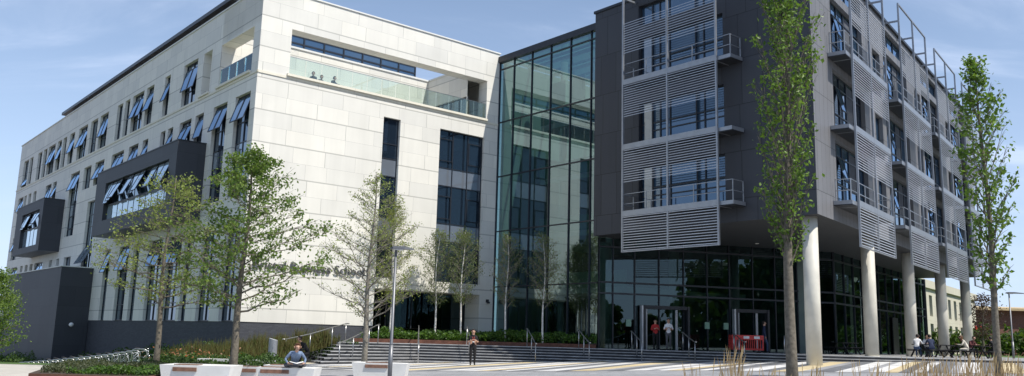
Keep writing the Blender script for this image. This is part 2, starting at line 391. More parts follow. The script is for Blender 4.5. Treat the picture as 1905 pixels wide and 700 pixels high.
# ground
mb = MB()
def axis(lo, hi, step, far):
    a=[-far,-far/2,-far/4]; v=lo
    a=[t for t in a if t<lo]
    while v<hi: a.append(v); v+=step
    return a+[hi]+[t for t in (far/4,far/2,far) if t>hi]
gx=axis(-70,70,2,900); gy=axis(-20,130,2,900)
for i in range(len(gx)-1):
    for j in range(len(gy)-1):
        pts=[(gx[i],gy[j]),(gx[i+1],gy[j]),(gx[i+1],gy[j+1]),(gx[i],gy[j+1])]
        mb.face([(a,b,G(a,b)-.07) for a,b in pts])
tag(mb.build('ground', 'earth'), kind='structure')
sheet('lawn', lambda x,y: not(x>-17 and y>38), -60, -13.6, 34, 60, 46, 26, .012, 'lawn')
sheet('lawn', lambda x,y: True, 33, 90, 58, 100, 14, 10, .05, 'lawn')
sheet('paving', lambda x,y: not(x<-13.5 and y>24), -40, 40, -20, 40, 160, 60, .0, 'paving_grey')
sheet('paved_plaza', lambda x,y: y<52 and y>36.3-.25*max(x,-2) and not (x<-10 and y>39), -13, 60, 24, 64, 146, 80, .01, 'paving_banded')
sheet('path', lambda x,y: True, -60, -12.5, 26, 34, 24, 8, .004, 'paving_pale')
sheet('paving', lambda x,y: True, -30, -12, -20, 26, 10, 10, .008, 'asphalt')

# terrace and steps -------------------------------------------------
T = [(-8.75,50.35),(-5,51.0),(3,50.9),(12,48.7),(16.2,47.3),(20,46.9),(60,46.9)]
B0 = [(-8.75,50.35),(-5,51.0)]
mb = MB()
tp = [(-9.6,49.2)]+T[1:]+[(60,85),(20,85),(-4,62)]
mb.prism([(-9.6,49.7)]+T[1:]+[(60,78),(40,78),(20,78),(-2.2,58.0)], -.6, ZT, 0, 1)
tag(mb.build('terrace', ['terrace_stone','step_riser']), kind='structure')
def offs(poly, d):
    """offset a polyline towards the camera"""
    out=[]
    for i,p in enumerate(poly):
        a=poly[max(i-1,0)]; b=poly[min(i+1,len(poly)-1)]
        tx,ty=b[0]-a[0],b[1]-a[1]; l=math.hypot(tx,ty); nx,ny=ty/l,-tx/l
        out.append((p[0]+nx*d,p[1]+ny*d))
    return out
mb = MB()
for k in range(0, 8):
    z1 = ZT-.15*k; d0 = .36*k
    top = offs(T, d0); 
    # the left flank of the flight runs out diagonally towards the camera
    ext = (-9.3+.05*k, 49.0-1.0*k)
    line = [ext]+top[1:]
    back = offs(T, max(d0-.40,-.04)); backl=[(-9.9,50.0-.9*k)]+back[1:]
    if k:
        for i in range(len(line)-1):
            a,b=line[i],line[i+1]; c,d=backl[i+1],backl[i]
            mb.face([(a[0],a[1],z1),(b[0],b[1],z1),(c[0],c[1],z1),(d[0],d[1],z1)],0)
            mb.face([(a[0],a[1],z1-.16),(b[0],b[1],z1-.16),(b[0],b[1],z1-.035),(a[0],a[1],z1-.035)],1)
    for i in range(len(line)-1):
        a,b=line[i],line[i+1]
        if not k: mb.face([(a[0],a[1]-.006,z1-.16),(b[0],b[1]-.006,z1-.16),(b[0],b[1]-.006,z1-.035),(a[0],a[1]-.006,z1-.035)],1)
        # pale nosing strip
        e=.02
        mb.face([(a[0],a[1]-e,z1-.035),(b[0],b[1]-e,z1-.035),(b[0],b[1]-e,z1+.004),(a[0],a[1]-e,z1+.004)],2)
        mb.face([(a[0],a[1]-e,z1+.004),(b[0],b[1]-e,z1+.004),(b[0],b[1]+.07,z1+.004),(a[0],a[1]+.07,z1+.004)],2)
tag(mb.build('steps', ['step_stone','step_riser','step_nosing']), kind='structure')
# planting bed on the terrace in front of the stone wing
bedp = [(-8.9,50.9),(-5,51.7),(3,51.6),(5.1,51.1),(5.0,51.9),(-.9,58.2),(-8.2,52.25)]
mb = MB(); mb.prism(bedp, ZT-.1, ZT+.22, 0, 1)
tag(mb.build('planting_bed', ['soil','corten']), kind='structure')

# ------------------------------------------------------------------ stone wing
SW = empty('stone_building', (CX, CY, 0), 'pale stone clad wing with rows of tall narrow windows and a corner roof terrace', 'building')
def neg(l): return [(-a, -b, c, d) for a, b, c, d in l]
Z0, Z1 = 15.95, 18.92
top = [(60.1,57.8),(57.3,55.8),(53.6,51.9),(51.2,49.8),(49.2,46.5),(45.7,44.1),(43.6,42.3),(41.2,39.5),(38.1,35.3),(34.3,32.2),(31.5,29.2),(26.8,25.4),(24.8,23.6),(22.9,20.3),(19.7,18.1),(15.8,14.7),(12.1,9.6)]
topopen = {4:1,5:1,7:1,8:1,10:1,13:1,14:1,15:1,16:1,0:2}
r2 = [(60.6,58.2,13.2),(57.8,56.7,13.4),(55.8,54.6,13.4),(53.6,52.3,13.4),(48.4,46.2,12.9),(45.5,44.2,12.9),(34.8,32.6,12.95),(31.5,28.9,12.95),(26.9,23.8,12.95),(22.6,20.4,12.95),(19.4,18.2,12.95),(15.6,14.65,12.95),(14.15,13.15,12.95),(11.9,9.8,12.95),(9.1,7.7,12.95)]
wins = []   # (xa, xb, za, zb, style)
for i,(a,b) in enumerate(top): wins.append((-a,-b,Z0,Z1,('top',topopen.get(i,0))))
for i,(a,b,z) in enumerate(r2): wins.append((-a,-b,z,14.9,('short',0 if i in (1,2,3,6,11) else 1)))
wins.append((-39.1,-36.2,9.2,14.9,('long',1)))
wins.append((-6.1,-4.0,8.9,14.9,('long',1))); wins.append((-2.8,-.7,8.9,14.9,('long',1)))
wins.append((-60.8,-58.4,8.2,10.6,('short',1)))
wins.append((-32.4,-29.7,6.1,11.7,('corner',1)))
for a,b in ((59.7,57),(55.4,54.3),(53.3,52.1),(51.2,50),(49.2,45.9),(43.4,42.4),(40.8,39.8),(38.1,35.9)): wins.append((-a,-b,6.05,7.37,('short',1 if b in (57,45.9) else 0)))
for a,b in ((25.8,24.4),(22.2,19.9),(18.9,17.6),(15.5,12.9),(12,9.4),(8.9,7.8),(6.1,4.0),(2.6,.7)): wins.append((-a,-b,1.97,7.3,('slot',1 if a in (22.2,25.8,15.5,12) else 0)))

W = MB()
H = [(a,b,c,d) for a,b,c,d,_ in wins]
recess = (-8.6,-7.2,15.99,18.93,.6)
W.facade(FL, -62.4, 0, 1.97, 16.0, [h for h in H if h[3]<15.95], .28)
W.facade(FL, -62.4, -5.7, 16.0, 18.93, [(a,b,16.0,18.92) for a,b,c,d in H if d>15.95]+[(recess[0],recess[1],16.0,18.925,.6)], .28)
W.facade(FL, -62.4, 0, 18.93, 21.0, [])
W.quad(FL, (recess[0],.6,15.9),(recess[1],.6,15.9),(recess[1],.6,19),(recess[0],.6,19),0,[(recess[0],16),(recess[1],16),(recess[1],19),(recess[0],19)])
nw = (8.38,9.62,4.88,14.82); ww = (12.68,16.37,4.88,14.82)
W.facade(FW, 0, 17.5, 1.97, 16.0, [nw, ww, (8.38,16.38,1.9,4.22,1.6)], .28)
W.facade(FW, 16.38, 17.5, -1, 1.97, [])
W.quad(FW,(16.38,1.6,-1),(16.38,0,-1),(16.38,0,1.97),(16.38,1.6,1.97),0,[(1.6,-1),(0,-1),(0,1.97),(1.6,1.97)])
# corner terrace frame: pillars and lintels 0.9 m thick
tk = .9
W.box(FW, 0, 1.89, 0, .92, 16.0, 18.85)
W.box(FW, 16.45, 17.5, 0, tk, 16.0, 18.85)
W.box(FW, 0, 17.5, 0, tk, 18.85, 21.0)
W.box(FW, 0, tk, .9, 5.7, 18.8, 21.0)
W.box(FW, .01, tk, 5.7, 6.9, 16.0, 18.93, skip='l')
# parapet back faces, setback wall, side wall, floor
W.box(FW, tk, 15.45, 5.7, 6.1, 16.0, 19.75)
W.box(FW, 0, tk, 5.7, 62.4, 18.93, 21.0, skip='l')
W.facade(Frame(CX+Fx*15.45-Fy*5.7, CY+Fy*15.45+Fx*5.7, Fy, -Fx), 0, 4.8, 16.0, 19.75, [(.7,4.7,16.1,17.76)], .2)
W.box(FW, 15.46, 17.5, tk, 30, 19.5, 19.75)
W.box(FW, tk, 17.5, 6.1, 62.4, 19.4, 19.6)
W.box(FW, 0.3, 17.5, .3, 5.75, 15.7, 15.98, 0, skip='f')
# far end and back of the wing
W.quad(FW,(17.5,62.4,-2.5),(0,62.4,-2.5),(0,62.4,21),(17.5,62.4,21),0)
W.quad(FW,(17.5,0.02,0),(17.5,62.4,0),(17.5,62.4,19.7),(17.5,0.02,19.7),0,[(0,0),(62,0),(62,19.7),(0,19.7)])
W.build('wall', 'stone', SW)
P_ = MB()
P_.quad(FL,(-62.4,.04,-2.6),(0.0,.04,-2.6),(0.0,.04,1.97),(-62.4,.04,1.97),0,[(-62.4,-2.6),(0,-2.6),(0,1.97),(-62.4,1.97)])
P_.quad(FW,(0.04,.04,-1),(8.38,.04,-1),(8.38,.04,1.97),(.04,.04,1.97),0,[(0,-1),(8.4,-1),(8.4,1.97),(0,1.97)])
P_.quad(FW,(8.38,.04,-1),(8.38,1.6,-1),(8.38,1.6,1.97),(8.38,.04,1.97),0,[(0,-1),(1.6,-1),(1.6,1.97),(0,1.97)])
P_.build('plinth', 'dark_brick', SW)
S_ = MB()
S_.box(FL, -62.43, 0.05, -.05, 0.02, 15.84, 15.985)
S_.box(FW, -.05, 17.5, -.05, .02, 15.84, 15.985)
S_.box(FW, 1.75, 16.5, -.16, .9, 15.99, 16.13)
S_.box(FL, -5.85, -.9, -.16, .9, 15.99, 16.13)
S_.box(FL, -8.75, -7.05, -.14, .55, 15.99, 16.11)
S_.build('string_course', 'stone_cream', SW)
S_ = MB()
S_.box(FL, -62.5, .1, -.07, .5, 21.0, 21.09); S_.box(FW, .52, 17.55, -.07, .5, 21.0, 21.085)
S_.box(FW, tk, 15.5, 5.62, 6.15, 19.75, 19.87); S_.box(FW, 15.38, 17.5, .92, 5.6, 19.76, 19.86)
S_.build('coping', 'white_plaster', SW)

def glaze(par, fr, a, b, c, d, y=.2, mull=(), trans=(), fw=.06, mat='glass', spand=(), name='window', fd=.08, fmat='frame_metal'):
    """a window: frame mesh with the pane (and grey infill strips) as children"""
    f = MB()
    f.box(fr,a,a+fw,y,y+fd,c,d); f.box(fr,b-fw,b,y,y+fd,c,d)
    f.box(fr,a+fw,b-fw,y,y+fd,c,c+fw); f.box(fr,a+fw,b-fw,y,y+fd,d-fw,d)
    for x in mull: f.box(fr,x-fw/2,x+fw/2,y-.006,y+fd-.006,c+fw,d-fw)
    for z in trans: f.box(fr,a+fw,b-fw,y+.004,y+fd+.004,z-fw/2,z+fw/2)
    w = f.build(name, fmat, par)
    p = MB(); yy = y+fd*.6
    p.quad(fr,(a,yy,c),(b,yy,c),(b,yy,d),(a,yy,d)); p.build('pane', mat, w)
    if spand:
        for z0,z1 in spand:
            s = MB(); s.box(fr,a+fw,b-fw,yy-.012,yy-.004,z0,z1); s.build('infill_panel','spandrel',w)
    return w
def sash(par, fr, a, b, z0, z1, y=.2, ang=24, mat='glass_sash', name='sash'):
    """top-hung casement pushed outwards at the bottom"""
    s = MB(); h = z1-z0; A = rad(ang)
    def q(x, t, o):  # t down from the hinge, o outwards normal
        return fr.p(x, y-math.sin(A)*t-math.cos(A)*o, z1-math.cos(A)*t+math.sin(A)*o)
    def slab(xa, xb, ta, tb, oa, ob, m):
        c=[q(xa,tb,oa),q(xb,tb,oa),q(xb,ta,oa),q(xa,ta,oa),q(xa,tb,ob),q(xb,tb,ob),q(xb,ta,ob),q(xa,ta,ob)]
        for f in ((4,5,6,7),(3,2,1,0),(0,1,5,4),(1,2,6,5),(2,3,7,6),(3,0,4,7)): s.face([c[i] for i in f], m)
    w=.05
    slab(a,a+w,0,h,0,.05,0); slab(b-w,b,0,h,0,.05,0); slab(a+w,b-w,0,w,0,.05,0); slab(a+w,b-w,h-w,h,0,.05,0)
    slab(a+w,b-w,w,h-w,.02,.03,1)
    s.build(name, ['frame_metal', mat], par)
for a,b,c,d,(st,op) in wins:
    w_ = b-a; wide = w_ > 1.9
    mid = [(a+b)/2] if wide else []
    if st=='top':
        w = glaze(SW, FL, a,b,c+.02,d-.01, mull=mid, trans=[17.0, 18.45] if op else [17.0])
        if op==1:
            for xa,xb in ([(a+.08,(a+b)/2-.03),((a+b)/2+.03,b-.08)] if wide else [(a+.08,b-.08)]):
                sash(w, FL, xa, xb, 16.95, 18.5, ang=random.choice((13,15,17)))
        if op==2: sash(w, FL, a+.1, b-.1, 16.1, 16.95, ang=20)
    elif st=='short':
        w = glaze(SW, FL, a,b,c,d-.01, mull=mid)
        if op:
            for xa,xb in ([(a+.08,(a+b)/2-.03),((a+b)/2+.03,b-.08)] if wide else [(a+.08,b-.08)]):
                sash(w, FL, xa, xb, max(c+.1,d-1.6), d-.3, ang=random.choice((14,17,20)), mat='glass_sash')
    elif st=='long':
        w = glaze(SW, FL, a,b,c,d-.01, mull=mid, trans=[13.3,12.1,11.0,9.9], spand=[(11.05,12.05)])
        for xa,xb in [(a+.08,(a+b)/2-.03),((a+b)/2+.03,b-.08)]:
            sash(w, FL, xa, xb, 13.2, 14.75, ang=18)
    elif st=='corner':
        w = glaze(SW, FL, a,b,c,d-.01, mull=mid, trans=[8.0,9.6,10.6])
        for xa,xb in [(a+.08,(a+b)/2-.03),((a+b)/2+.03,b-.08)]: sash(w, FL, xa, xb, 6.3, 7.9, ang=28, mat='glass_bright')
    else:
        w = glaze(SW, FL, a,b,c+.01,d-.01, mull=mid, trans=[5.4,4.2,3.1])
        if op:
            for xa,xb in ([(a+.08,(a+b)/2-.03),((a+b)/2+.03,b-.08)] if wide else [(a+.08,b-.08)]):
                sash(w, FL, xa, xb, 5.45, 7.15, ang=17, mat='glass_sash')
# front windows
w = glaze(SW, FW, *nw, y=.2, trans=[12.26,11.15,8.6,7.5,13.2], spand=[(11.18,12.22),(7.53,8.57)])
w = glaze(SW, FW, *ww, y=.2, mull=[13.92,15.15], trans=[12.3,11.12,8.65,7.5], spand=[(11.15,12.27),(7.53,8.62)])
for xa,xb,za in ((12.78,13.88,12.75),(15.2,16.3,12.75),(12.78,13.88,8.95),(15.2,16.3,8.95),(15.2,16.3,5.4)):
    s = MB()
    s.box(FW,xa,xa+.05,.16,.2,za,za+1.5); s.box(FW,xb-.05,xb,.16,.2,za,za+1.5); s.box(FW,xa+.05,xb-.05,.16,.2,za,za+.05); s.box(FW,xa+.05,xb-.05,.16,.2,za+1.45,za+1.5)
    s.build('vent_frame','frame_metal',w)
# ground floor recess glazing with green tinted column behind
glaze(SW, FW, 8.4,16.36,ZT-.1,4.21, y=1.5, mull=[10.2,12.1,14.0], mat='entrance_glass', fw=.07)
c_ = MB(); c_.box(FW,11.0,11.75,2.2,2.7,.9,4.3); c_.build('inner_column','sign_green',SW)
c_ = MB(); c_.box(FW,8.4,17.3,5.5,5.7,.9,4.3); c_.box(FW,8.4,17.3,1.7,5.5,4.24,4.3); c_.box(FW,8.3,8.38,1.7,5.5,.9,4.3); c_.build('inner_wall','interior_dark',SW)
# terrace glazing: ribbon windows over the setback wall, side window, balustrades
rb = MB(); rb.box(FW, 1.2, 14.62, 6.25, 16, 19.6, 20.9); rb.build('penthouse','dark_metal',SW)
w = glaze(SW, FW, 1.2,14.6,19.88,20.85, y=6.12, mull=[1.2+1.49*i for i in range(1,9)], trans=[20.3], fw=.1, mat='glass_sash')
FS = Frame(CX+Fx*15.45-Fy*5.7, CY+Fy*15.45+Fx*5.7, Fy, -Fx)
glaze(SW, FS, .7,4.7,16.1,17.75, y=.12, mull=[1.7,2.7,3.7], mat='glass_sash')
glaze(SW, FW, 1.2,2.6,16.1,17.9, y=5.62, fd=.06)
bl = MB()
n_=14
for i in range(n_):
    xa=1.9+(14.54/n_)*i; bl.box(FW, xa+.015, xa+14.54/n_-.015, .06,.075, 16.14, 17.2)
o = bl.build('balustrade','balustrade_glass',SW)
rl = MB(); rl.box(FW,1.9,16.44,.05,.09,17.2,17.225,0); rl.build('top_rail','steel',o)
bl = MB()
for i in range(4):
    xa=-5.68+1.19*i; bl.box(FL, xa+.015, xa+1.175, .06,.075, 16.14, 17.2)
o = bl.build('balustrade','balustrade_glass',SW)
rl = MB(); rl.box(FL,-5.68,-.93,.05,.09,17.2,17.225,0); rl.build('top_rail','steel',o)
# roof plant screen with thin oversailing roof
ps = MB(); ps.box(FW,4.2,12,14.5,60.5,19.6,25.2)
for i in range(23): ps.box(FW,4.15,4.2,14.7+2*i,14.78+2*i,19.6,25.2)
sc_ = ps.build('plant_screen','dark_metal',SW)
ps = MB(); ps.box(FW,3.5,13,13.9,62.2,25.2,25.5); ps.build('screen_roof','dark_metal',sc_)
# oriel boxes on the long side
def oriel(xa, xb, za, zb, pr, ga, gb, gza, gzb, zt, nv, opens, lab):
    o = MB()
    o.facade(FL, xa, xb, za, zb, [(ga,gb,gza,gzb)], .35, 0, y=-pr)
    o.quad(FL,(xb,-pr,za),(xb,0,za),(xb,0,zb),(xb,-pr,zb),0,[(0,za),(pr,za),(pr,zb),(0,zb)])
    o.quad(FL,(xa,0,za),(xa,-pr,za),(xa,-pr,zb),(xa,0,zb),0,[(0,za),(pr,za),(pr,zb),(0,zb)])
    o.quad(FL,(xa,-pr,zb),(xb,-pr,zb),(xb,0,zb),(xa,0,zb),0)
    o.quad(FL,(xa,0,za),(xb,0,za),(xb,-pr,za),(xa,-pr,za),1)
    o.box(FL, xa-.04, xb+.04, -pr-.04, 0, zb, zb+.06, 1)
    ob = o.build('bay_window', ['dark_oriel','dark_metal'], SW)
    st = (gb-ga)/nv; y = -pr+.25
    f = MB(); f.box(FL,ga,gb,y,y+.08,gza,gza+.08); f.box(FL,ga,gb,y,y+.08,gzb-.08,gzb); f.box(FL,ga,gb,y-.01,y+.09,zt-.06,zt+.06)
    for i in range(nv+1): f.box(FL,max(ga,ga+st*i-.018),min(gb,ga+st*i+.018),y+.03,y+.055,gza+.08,gzb-.08)
    f.build('window_frame','frame_metal',ob)
    p = MB(); p.quad(FL,(ga,y+.05,gza),(gb,y+.05,gza),(gb,y+.05,zt),(ga,y+.05,zt)); p.build('lower_pane','glass_bright',ob)
    p = MB(); p.quad(FL,(ga,y+.05,zt),(gb,y+.05,zt),(gb,y+.05,gzb),(ga,y+.05,gzb)); p.build('upper_pane','glass',ob)
    for i in opens: sash(ob, FL, ga+st*i+.04, ga+st*(i+1)-.04, zt+.02, gzb-.05, y=y-.02, ang=12+ (i*7)%15, mat='glass_bright')
ashlar('dark_oriel', (.054,.058,.068), (.043,.046,.055), (.02,.022,.026), 1.5, 3, rough=.6, warp=0, msize=.006)
oriel(-23.6,-6.77,8.0,12.7,1.72,-21.2,-8.1,9.0,11.72,10.12,11,(0,1,2,4,5,6,8,9,10),'')
oriel(-51.0,-40.2,8.0,12.65,1.7,-48.4,-41.4,8.58,11.8,10.28,5,(0,1,3,4),'')
lb = MB(); lb.box(FL,-47.5,-28.4,-2.33,0.0,-2.6,6.0,0,skip='b'); lb.box(FL,-47.56,-28.34,-2.39,0,6.0,6.07,1)
lb = lb.build('ground_floor_block',['dark_oriel','white_plaster'],SW)
for x,y,z in ((-43.5,-2.4,1.5),(-27.9+.0,-1.3,1.6)):
    l_ = MB(); c0 = FL.p(x,y,z)
    l_.tube([c0+Vector((0,0,-.16)),c0+Vector((0,0,-.1)),c0,c0+Vector((0,0,.1)),c0+Vector((0,0,.16))],[.05,.14,.18,.14,.05],12); l_.build('wall_lamp','white_plastic',SW)
cc = MB(); c0=FW.p(17.0,-.1,3.86); cc.box(FW,16.93,17.07,-.16,0,3.75,3.95); cc.tube([FW.p(17,-.2,3.8),FW.p(17,-.2,3.68)],.1,10); cc.build('security_camera','dark_metal',SW)

# lettering --------------------------------------------------------
def text_obj(name, body, size, fr, x, z, y, mat, extr=.04, width=None):
    cu = bpy.data.curves.new(name, 'FONT'); cu.body = body; cu.size = size; cu.extrude = extr; cu.offset = size*.006
    cu.resolution_u = 3
    tmp = bpy.data.objects.new(name+'_tmp', cu); COL.objects.link(tmp)
    bpy.context.view_layer.update()
    me = bpy.data.meshes.new_from_object(tmp.evaluated_get(bpy.context.evaluated_depsgraph_get()))
    bpy.data.objects.remove(tmp); bpy.data.curves.remove(cu)
    xs = [v.co.x for v in me.vertices]; w = max(xs)-min(xs); k = (width/w) if width else 1
    for v in me.vertices:
        X,Y,Z_ = v.co; v.co = fr.p(x+(X-min(xs))*k, y-Z_, z+Y) - fr.p(x,y,z)
    me.materials.append(MATS[mat]); ob = bpy.data.objects.new(name, me); COL.objects.link(ob)
    ob.location = fr.p(x,y,z); WL_[ob.name]=tuple(fr.p(x,y,z)); return ob
t = text_obj('wall_lettering', 'Bristol Business School', .72, FW, .62, 4.86, -.09, 'letter_grey', .03, 6.95)
tag(t, 'grey raised letters reading Bristol Business School fixed on pale stone wall', 'sign')

# ------------------------------------------------------------------ glass atrium
AT = empty('glass_atrium', tuple(FA.p(0,0,0)), 'tall glazed atrium between the pale stone wing and the dark clad wing', 'building')
AX = 9.62
g = MB(); g.quad(FA,(0,.06,ZT),(AX,.06,ZT),(AX,.06,20.35),(0,.06,20.35)); g.build('glazing','atrium_glass',AT)
f = MB()
mx_ = [.05,1.57,3.42,5.28,7.13,8.96]
for x in mx_: f.box(FA,x-.022,x+.022,-.02,.12,ZT,20.4)
for z in (19.85,16.05,12.25,8.5,4.8): f.box(FA,.02,AX,-.014,.11,z-.035,z+.035)
f.build('mullions','frame_metal',AT)
f = MB(); f.box(FA,-.05,AX,-.12,.3,20.36,20.78); f.build('roof_edge','dark_metal',AT)
f = MB(); f.quad(FA,(0,.3,20.6),(AX,.3,20.6),(AX,14,20.6),(0,14,20.6)); rg=f.build('added_roof_glazing','atrium_glass',AT)  # roof out of view, glazed to let daylight into the atrium
f = MB()
for k in range(7): f.box(FA,.1,AX-.1,.3+k*2.2,.45+k*2.2,20.35,20.55)
f.build('roof_beams','white_plaster',rg)
f = MB()
for z in (16.0,12.2,8.45,4.75): f.box(FA,1.6,AX,2.6,14,z-.35,z)
f.build('floor_slab','white_plaster',AT)
f = MB(); f.box(FA,.02,.3,.35,14,ZT,20.4); f.build('inner_wall','white_plaster',AT)
f = MB(); f.box(FA,.3,AX+6,13,13.2,ZT,20.4); f.build('back_wall','interior_mid',AT)
f = MB()
for x,y in ((3.2,3.2),(7.6,3.2)): f.tube([FA.p(x,y,ZT),FA.p(x,y,20.4)],.25,12)
f.build('inner_column','white_plaster',AT)
f = MB()
for z in (16.0,12.2,8.45,4.75):
    f.box(FA,1.6,AX,2.55,2.58,z,z+1.0)
f.build('inner_balustrade','sign_green',AT)
for x in (2.2,4.1,6.0,7.8):  # pale panels standing in for the lit rooms at the top
    f = MB(); f.box(FA,x,x+1.45,2.9,2.96,17.3,19.0); f.build('pale_panel','white_plaster',AT)

# ------------------------------------------------------------------ dark wing
DW = empty('dark_building', (K2X, K2Y, 0), 'dark grey clad wing raised on round pillars with metal sun louvres', 'building')
ZB, ZR = 7.51, 21.2
W = MB()
fl = [(8.55,11.1),(12.25,14.8),(16.0,18.7),(19.5,20.7)]
W.facade(FD, 0, 14.42, ZB, ZR, [(3.5,9.35,a,b) for a,b in fl], .3)
W.quad(FD,(0,6,ZB),(0,0,ZB),(0,0,ZR),(0,6,ZR),0,[(6,ZB),(0,ZB),(0,ZR),(6,ZR)])
W.build('front_wall','cladding_shaded',DW)
bays = [(3.25,9.75),(13.5,20.6),(23.4,30.4),(33.1,39.9)]
RLEN = 41.5
W = MB(); hs=[]
for i,(a,b) in enumerate(bays):
    for za,zb in fl[:3]:
        hs += [(a-.1,a+5.6,za-.15,zb+.55)]+([(a+7.7,a+9.3,za,zb)] if a<33 else [])
    hs += [(a-.1,a+5.6,19.7,20.8)]
W.facade(FR, 0, RLEN, ZB, ZR, hs, .3)
W.quad(FR,(RLEN,0,ZB),(RLEN,16,ZB),(RLEN,16,ZR),(RLEN,0,ZR),0,[(0,ZB),(16,ZB),(16,ZR),(0,ZR)])
W.build('side_wall','cladding_sunlit',DW)
k0=FD.p(0,0,0); k2=FR.p(0,0,0); r1=FR.p(RLEN,0,0); r2_=FR.p(RLEN,16,0); kb=FD.p(0,14,0)
foot=[(k0.x,k0.y),(k2.x,k2.y),(r1.x,r1.y),(r2_.x,r2_.y),(kb.x,kb.y)]
W = MB(); W.face([(x,y,ZB+.01) for x,y in reversed(foot)],0); W.face([(x,y,ZB+.3) for x,y in foot],0); W.build('soffit','soffit',DW)
# roof with oversail
k0=FD.p(-.08,-.08,0); k2=FR.p(-.1,-.15,0); r1=FR.p(RLEN+.2,-.15,0)
W = MB(); W.prism([(k0.x,k0.y),(k2.x,k2.y),(r1.x,r1.y),(r2_.x,r2_.y),(kb.x,kb.y)],ZR,ZR+.16); W.build('roof','dark_metal',DW)
for a,b in fl: glaze(DW, FD, 3.5,9.35,a,b, y=.22, mull=[4.35,4.9,5.6,7.4,7.95], trans=[a+.9,a+1.35] if b-a>2 else [], mat='glass_sash', fw=.07)
for a,b in fl[:3]:
    wp = MB(); wp.box(FD,3.75,4.3,.2,.215,a+.1,b-.05); wp.build('light_infill_panel','spandrel',DW)
for i,(a,b) in enumerate(bays):
    for za,zb in fl[:3]:
        w = glaze(DW, FR, a-.1,a+5.6,za-.15,zb+.55, y=.22, mull=[a+.75,a+1.7,a+2.9,a+4.2], trans=[za+1.0,zb-.1], mat='glass_sash' if (i+int(za))%3 else 'glass', fw=.07)
        sash(w, FR, a+.8, a+1.66, zb-1.5, zb-.14, y=.22, ang=14)
        cb_=MB(); cb_.box(FR,a+3.0,a+4.15,.27,.262,za+.9,zb+.4); cb_.build('blind','blind_fabric',w)
        if a<33:
            w = glaze(DW, FR, a+7.7,a+9.3,za,zb, y=.22, mull=[a+8.5], trans=[za+1.0], mat='glass_sash', fw=.07)
    glaze(DW, FR, a-.1,a+5.6,19.7,20.8, y=.22, mull=[a+.9,a+1.9,a+3.4], mat='glass_sash', fw=.07)

def sunshade(fr, a, b, off, first=False):
    """projecting frame with four louvre screens and three maintenance balconies"""
    f = MB(); ztop = 22.0; w=.1
    mid=(a+b)/2
    for x in (a,mid,b): f.box(fr,x-w/2,x+w/2,-off-.05,-off+.05,6.25 if x!=mid else 6.3,ztop)
    f.box(fr,a-w/2,b+w/2,-off-.04,-off+.04,ztop,ztop+.09)
    f.box(fr,a+w/2,b-w/2,-off-.03,-off+.03,6.25,6.31)
    for x in (a,mid,b):
        for z in (20.95,15.75,12.0,8.25): f.box(fr,x-.04,x+.04,-off+.05,-.02,z-.05,z+.05)
    fo = f.build('sunshade_frame','grey_metal',DW)
    for (z0,z1) in ((6.36,8.18),(10.15,11.92),(13.88,15.65),(17.6,19.35)):
        l = MB(); n=int((z1-z0)/.135)
        for k in range(n+1):
            z = z0+(z1-z0)*k/n
            for xa,xb in ((a+.06,mid-.05),(mid+.05,b-.06)):
                p=[(xa,-off-.035,z-.022),(xb,-off-.035,z-.022),(xb,-off-.028,z+.018),(xa,-off-.028,z+.018),(xa,-off+.01,z+.022),(xb,-off+.01,z+.022),(xb,-off+.006,z-.005),(xa,-off+.006,z-.005)]
                q=[fr.p(*t) for t in p]
                for ff in ((0,1,2,3),(3,2,5,4),(4,5,6,7),(7,6,1,0),(0,3,4,7),(1,6,5,2)): l.face([q[t] for t in ff])
        l.build('louvre_panel','louvre_metal',fo)
    e = .85
    for z in (8.2,11.95,15.7):
        s = MB(); xa,xb = (a-.12,b+e) if fr is FD else (a-e,b+.1)
        s.box(fr,xa,xb,-off+.06,-.02,z+.05,z+.24); s.box(fr,a,b,-off-.045,-off+.06,z+.02,z+.33)
        s.box(fr,xa+.01,xb-.01,-off+.07,-.03,z+.01,z+.046,1)  # dark grating sheet, also painting shade onto the underside of the slab
        bo = s.build('balcony',['grey_metal','dark_metal'],fo)
        if z==11.95: continue
        r_ = MB()
        y=-off+.12; ends=[xa+.05,xb-.05]
        for x in [xa+.05]+[a+ (b-a)*t for t in (.25,.5,.75)]+[xb-.05]: r_.box(fr,x-.02,x+.02,y-.02,y+.02,z+.24,z+1.3)
        for h in (.75,1.3): r_.box(fr,xa+.03,xb-.03,y-.014,y+.014,z+h-.03,z+h)
        for x in ends:
            r_.box(fr,x-.02,x+.02,-.15,-.1,z+.24,z+1.3)
            for h in (.75,1.3): r_.box(fr,x-.02,x+.02,y+.02,-.1,z+h-.04,z+h-.005)
        r_.build('railing','grey_metal' if fr is FD else 'steel',bo)
sunshade(FD, 3.3, 9.7, 1.1)
for a,b in bays: sunshade(FR, a, b, .97)
# round pillars
for t,zb in ((1.03,.45),(10.7,ZT),(19.9,ZT),(29.5,ZT),(38.8,ZT)):
    c_=MB(); p=FR.p(t,.72,0); c_.tube([(p.x,p.y,zb-.3),(p.x,p.y,ZB+.02)],.36,28)
    c_.tube([(p.x,p.y,zb-.02),(p.x,p.y,zb+.03)],.39,28); c_.tube([(p.x,p.y,zb+.03),(p.x,p.y,zb+.035)],.372,28); c_.build('column','column_paint',DW)
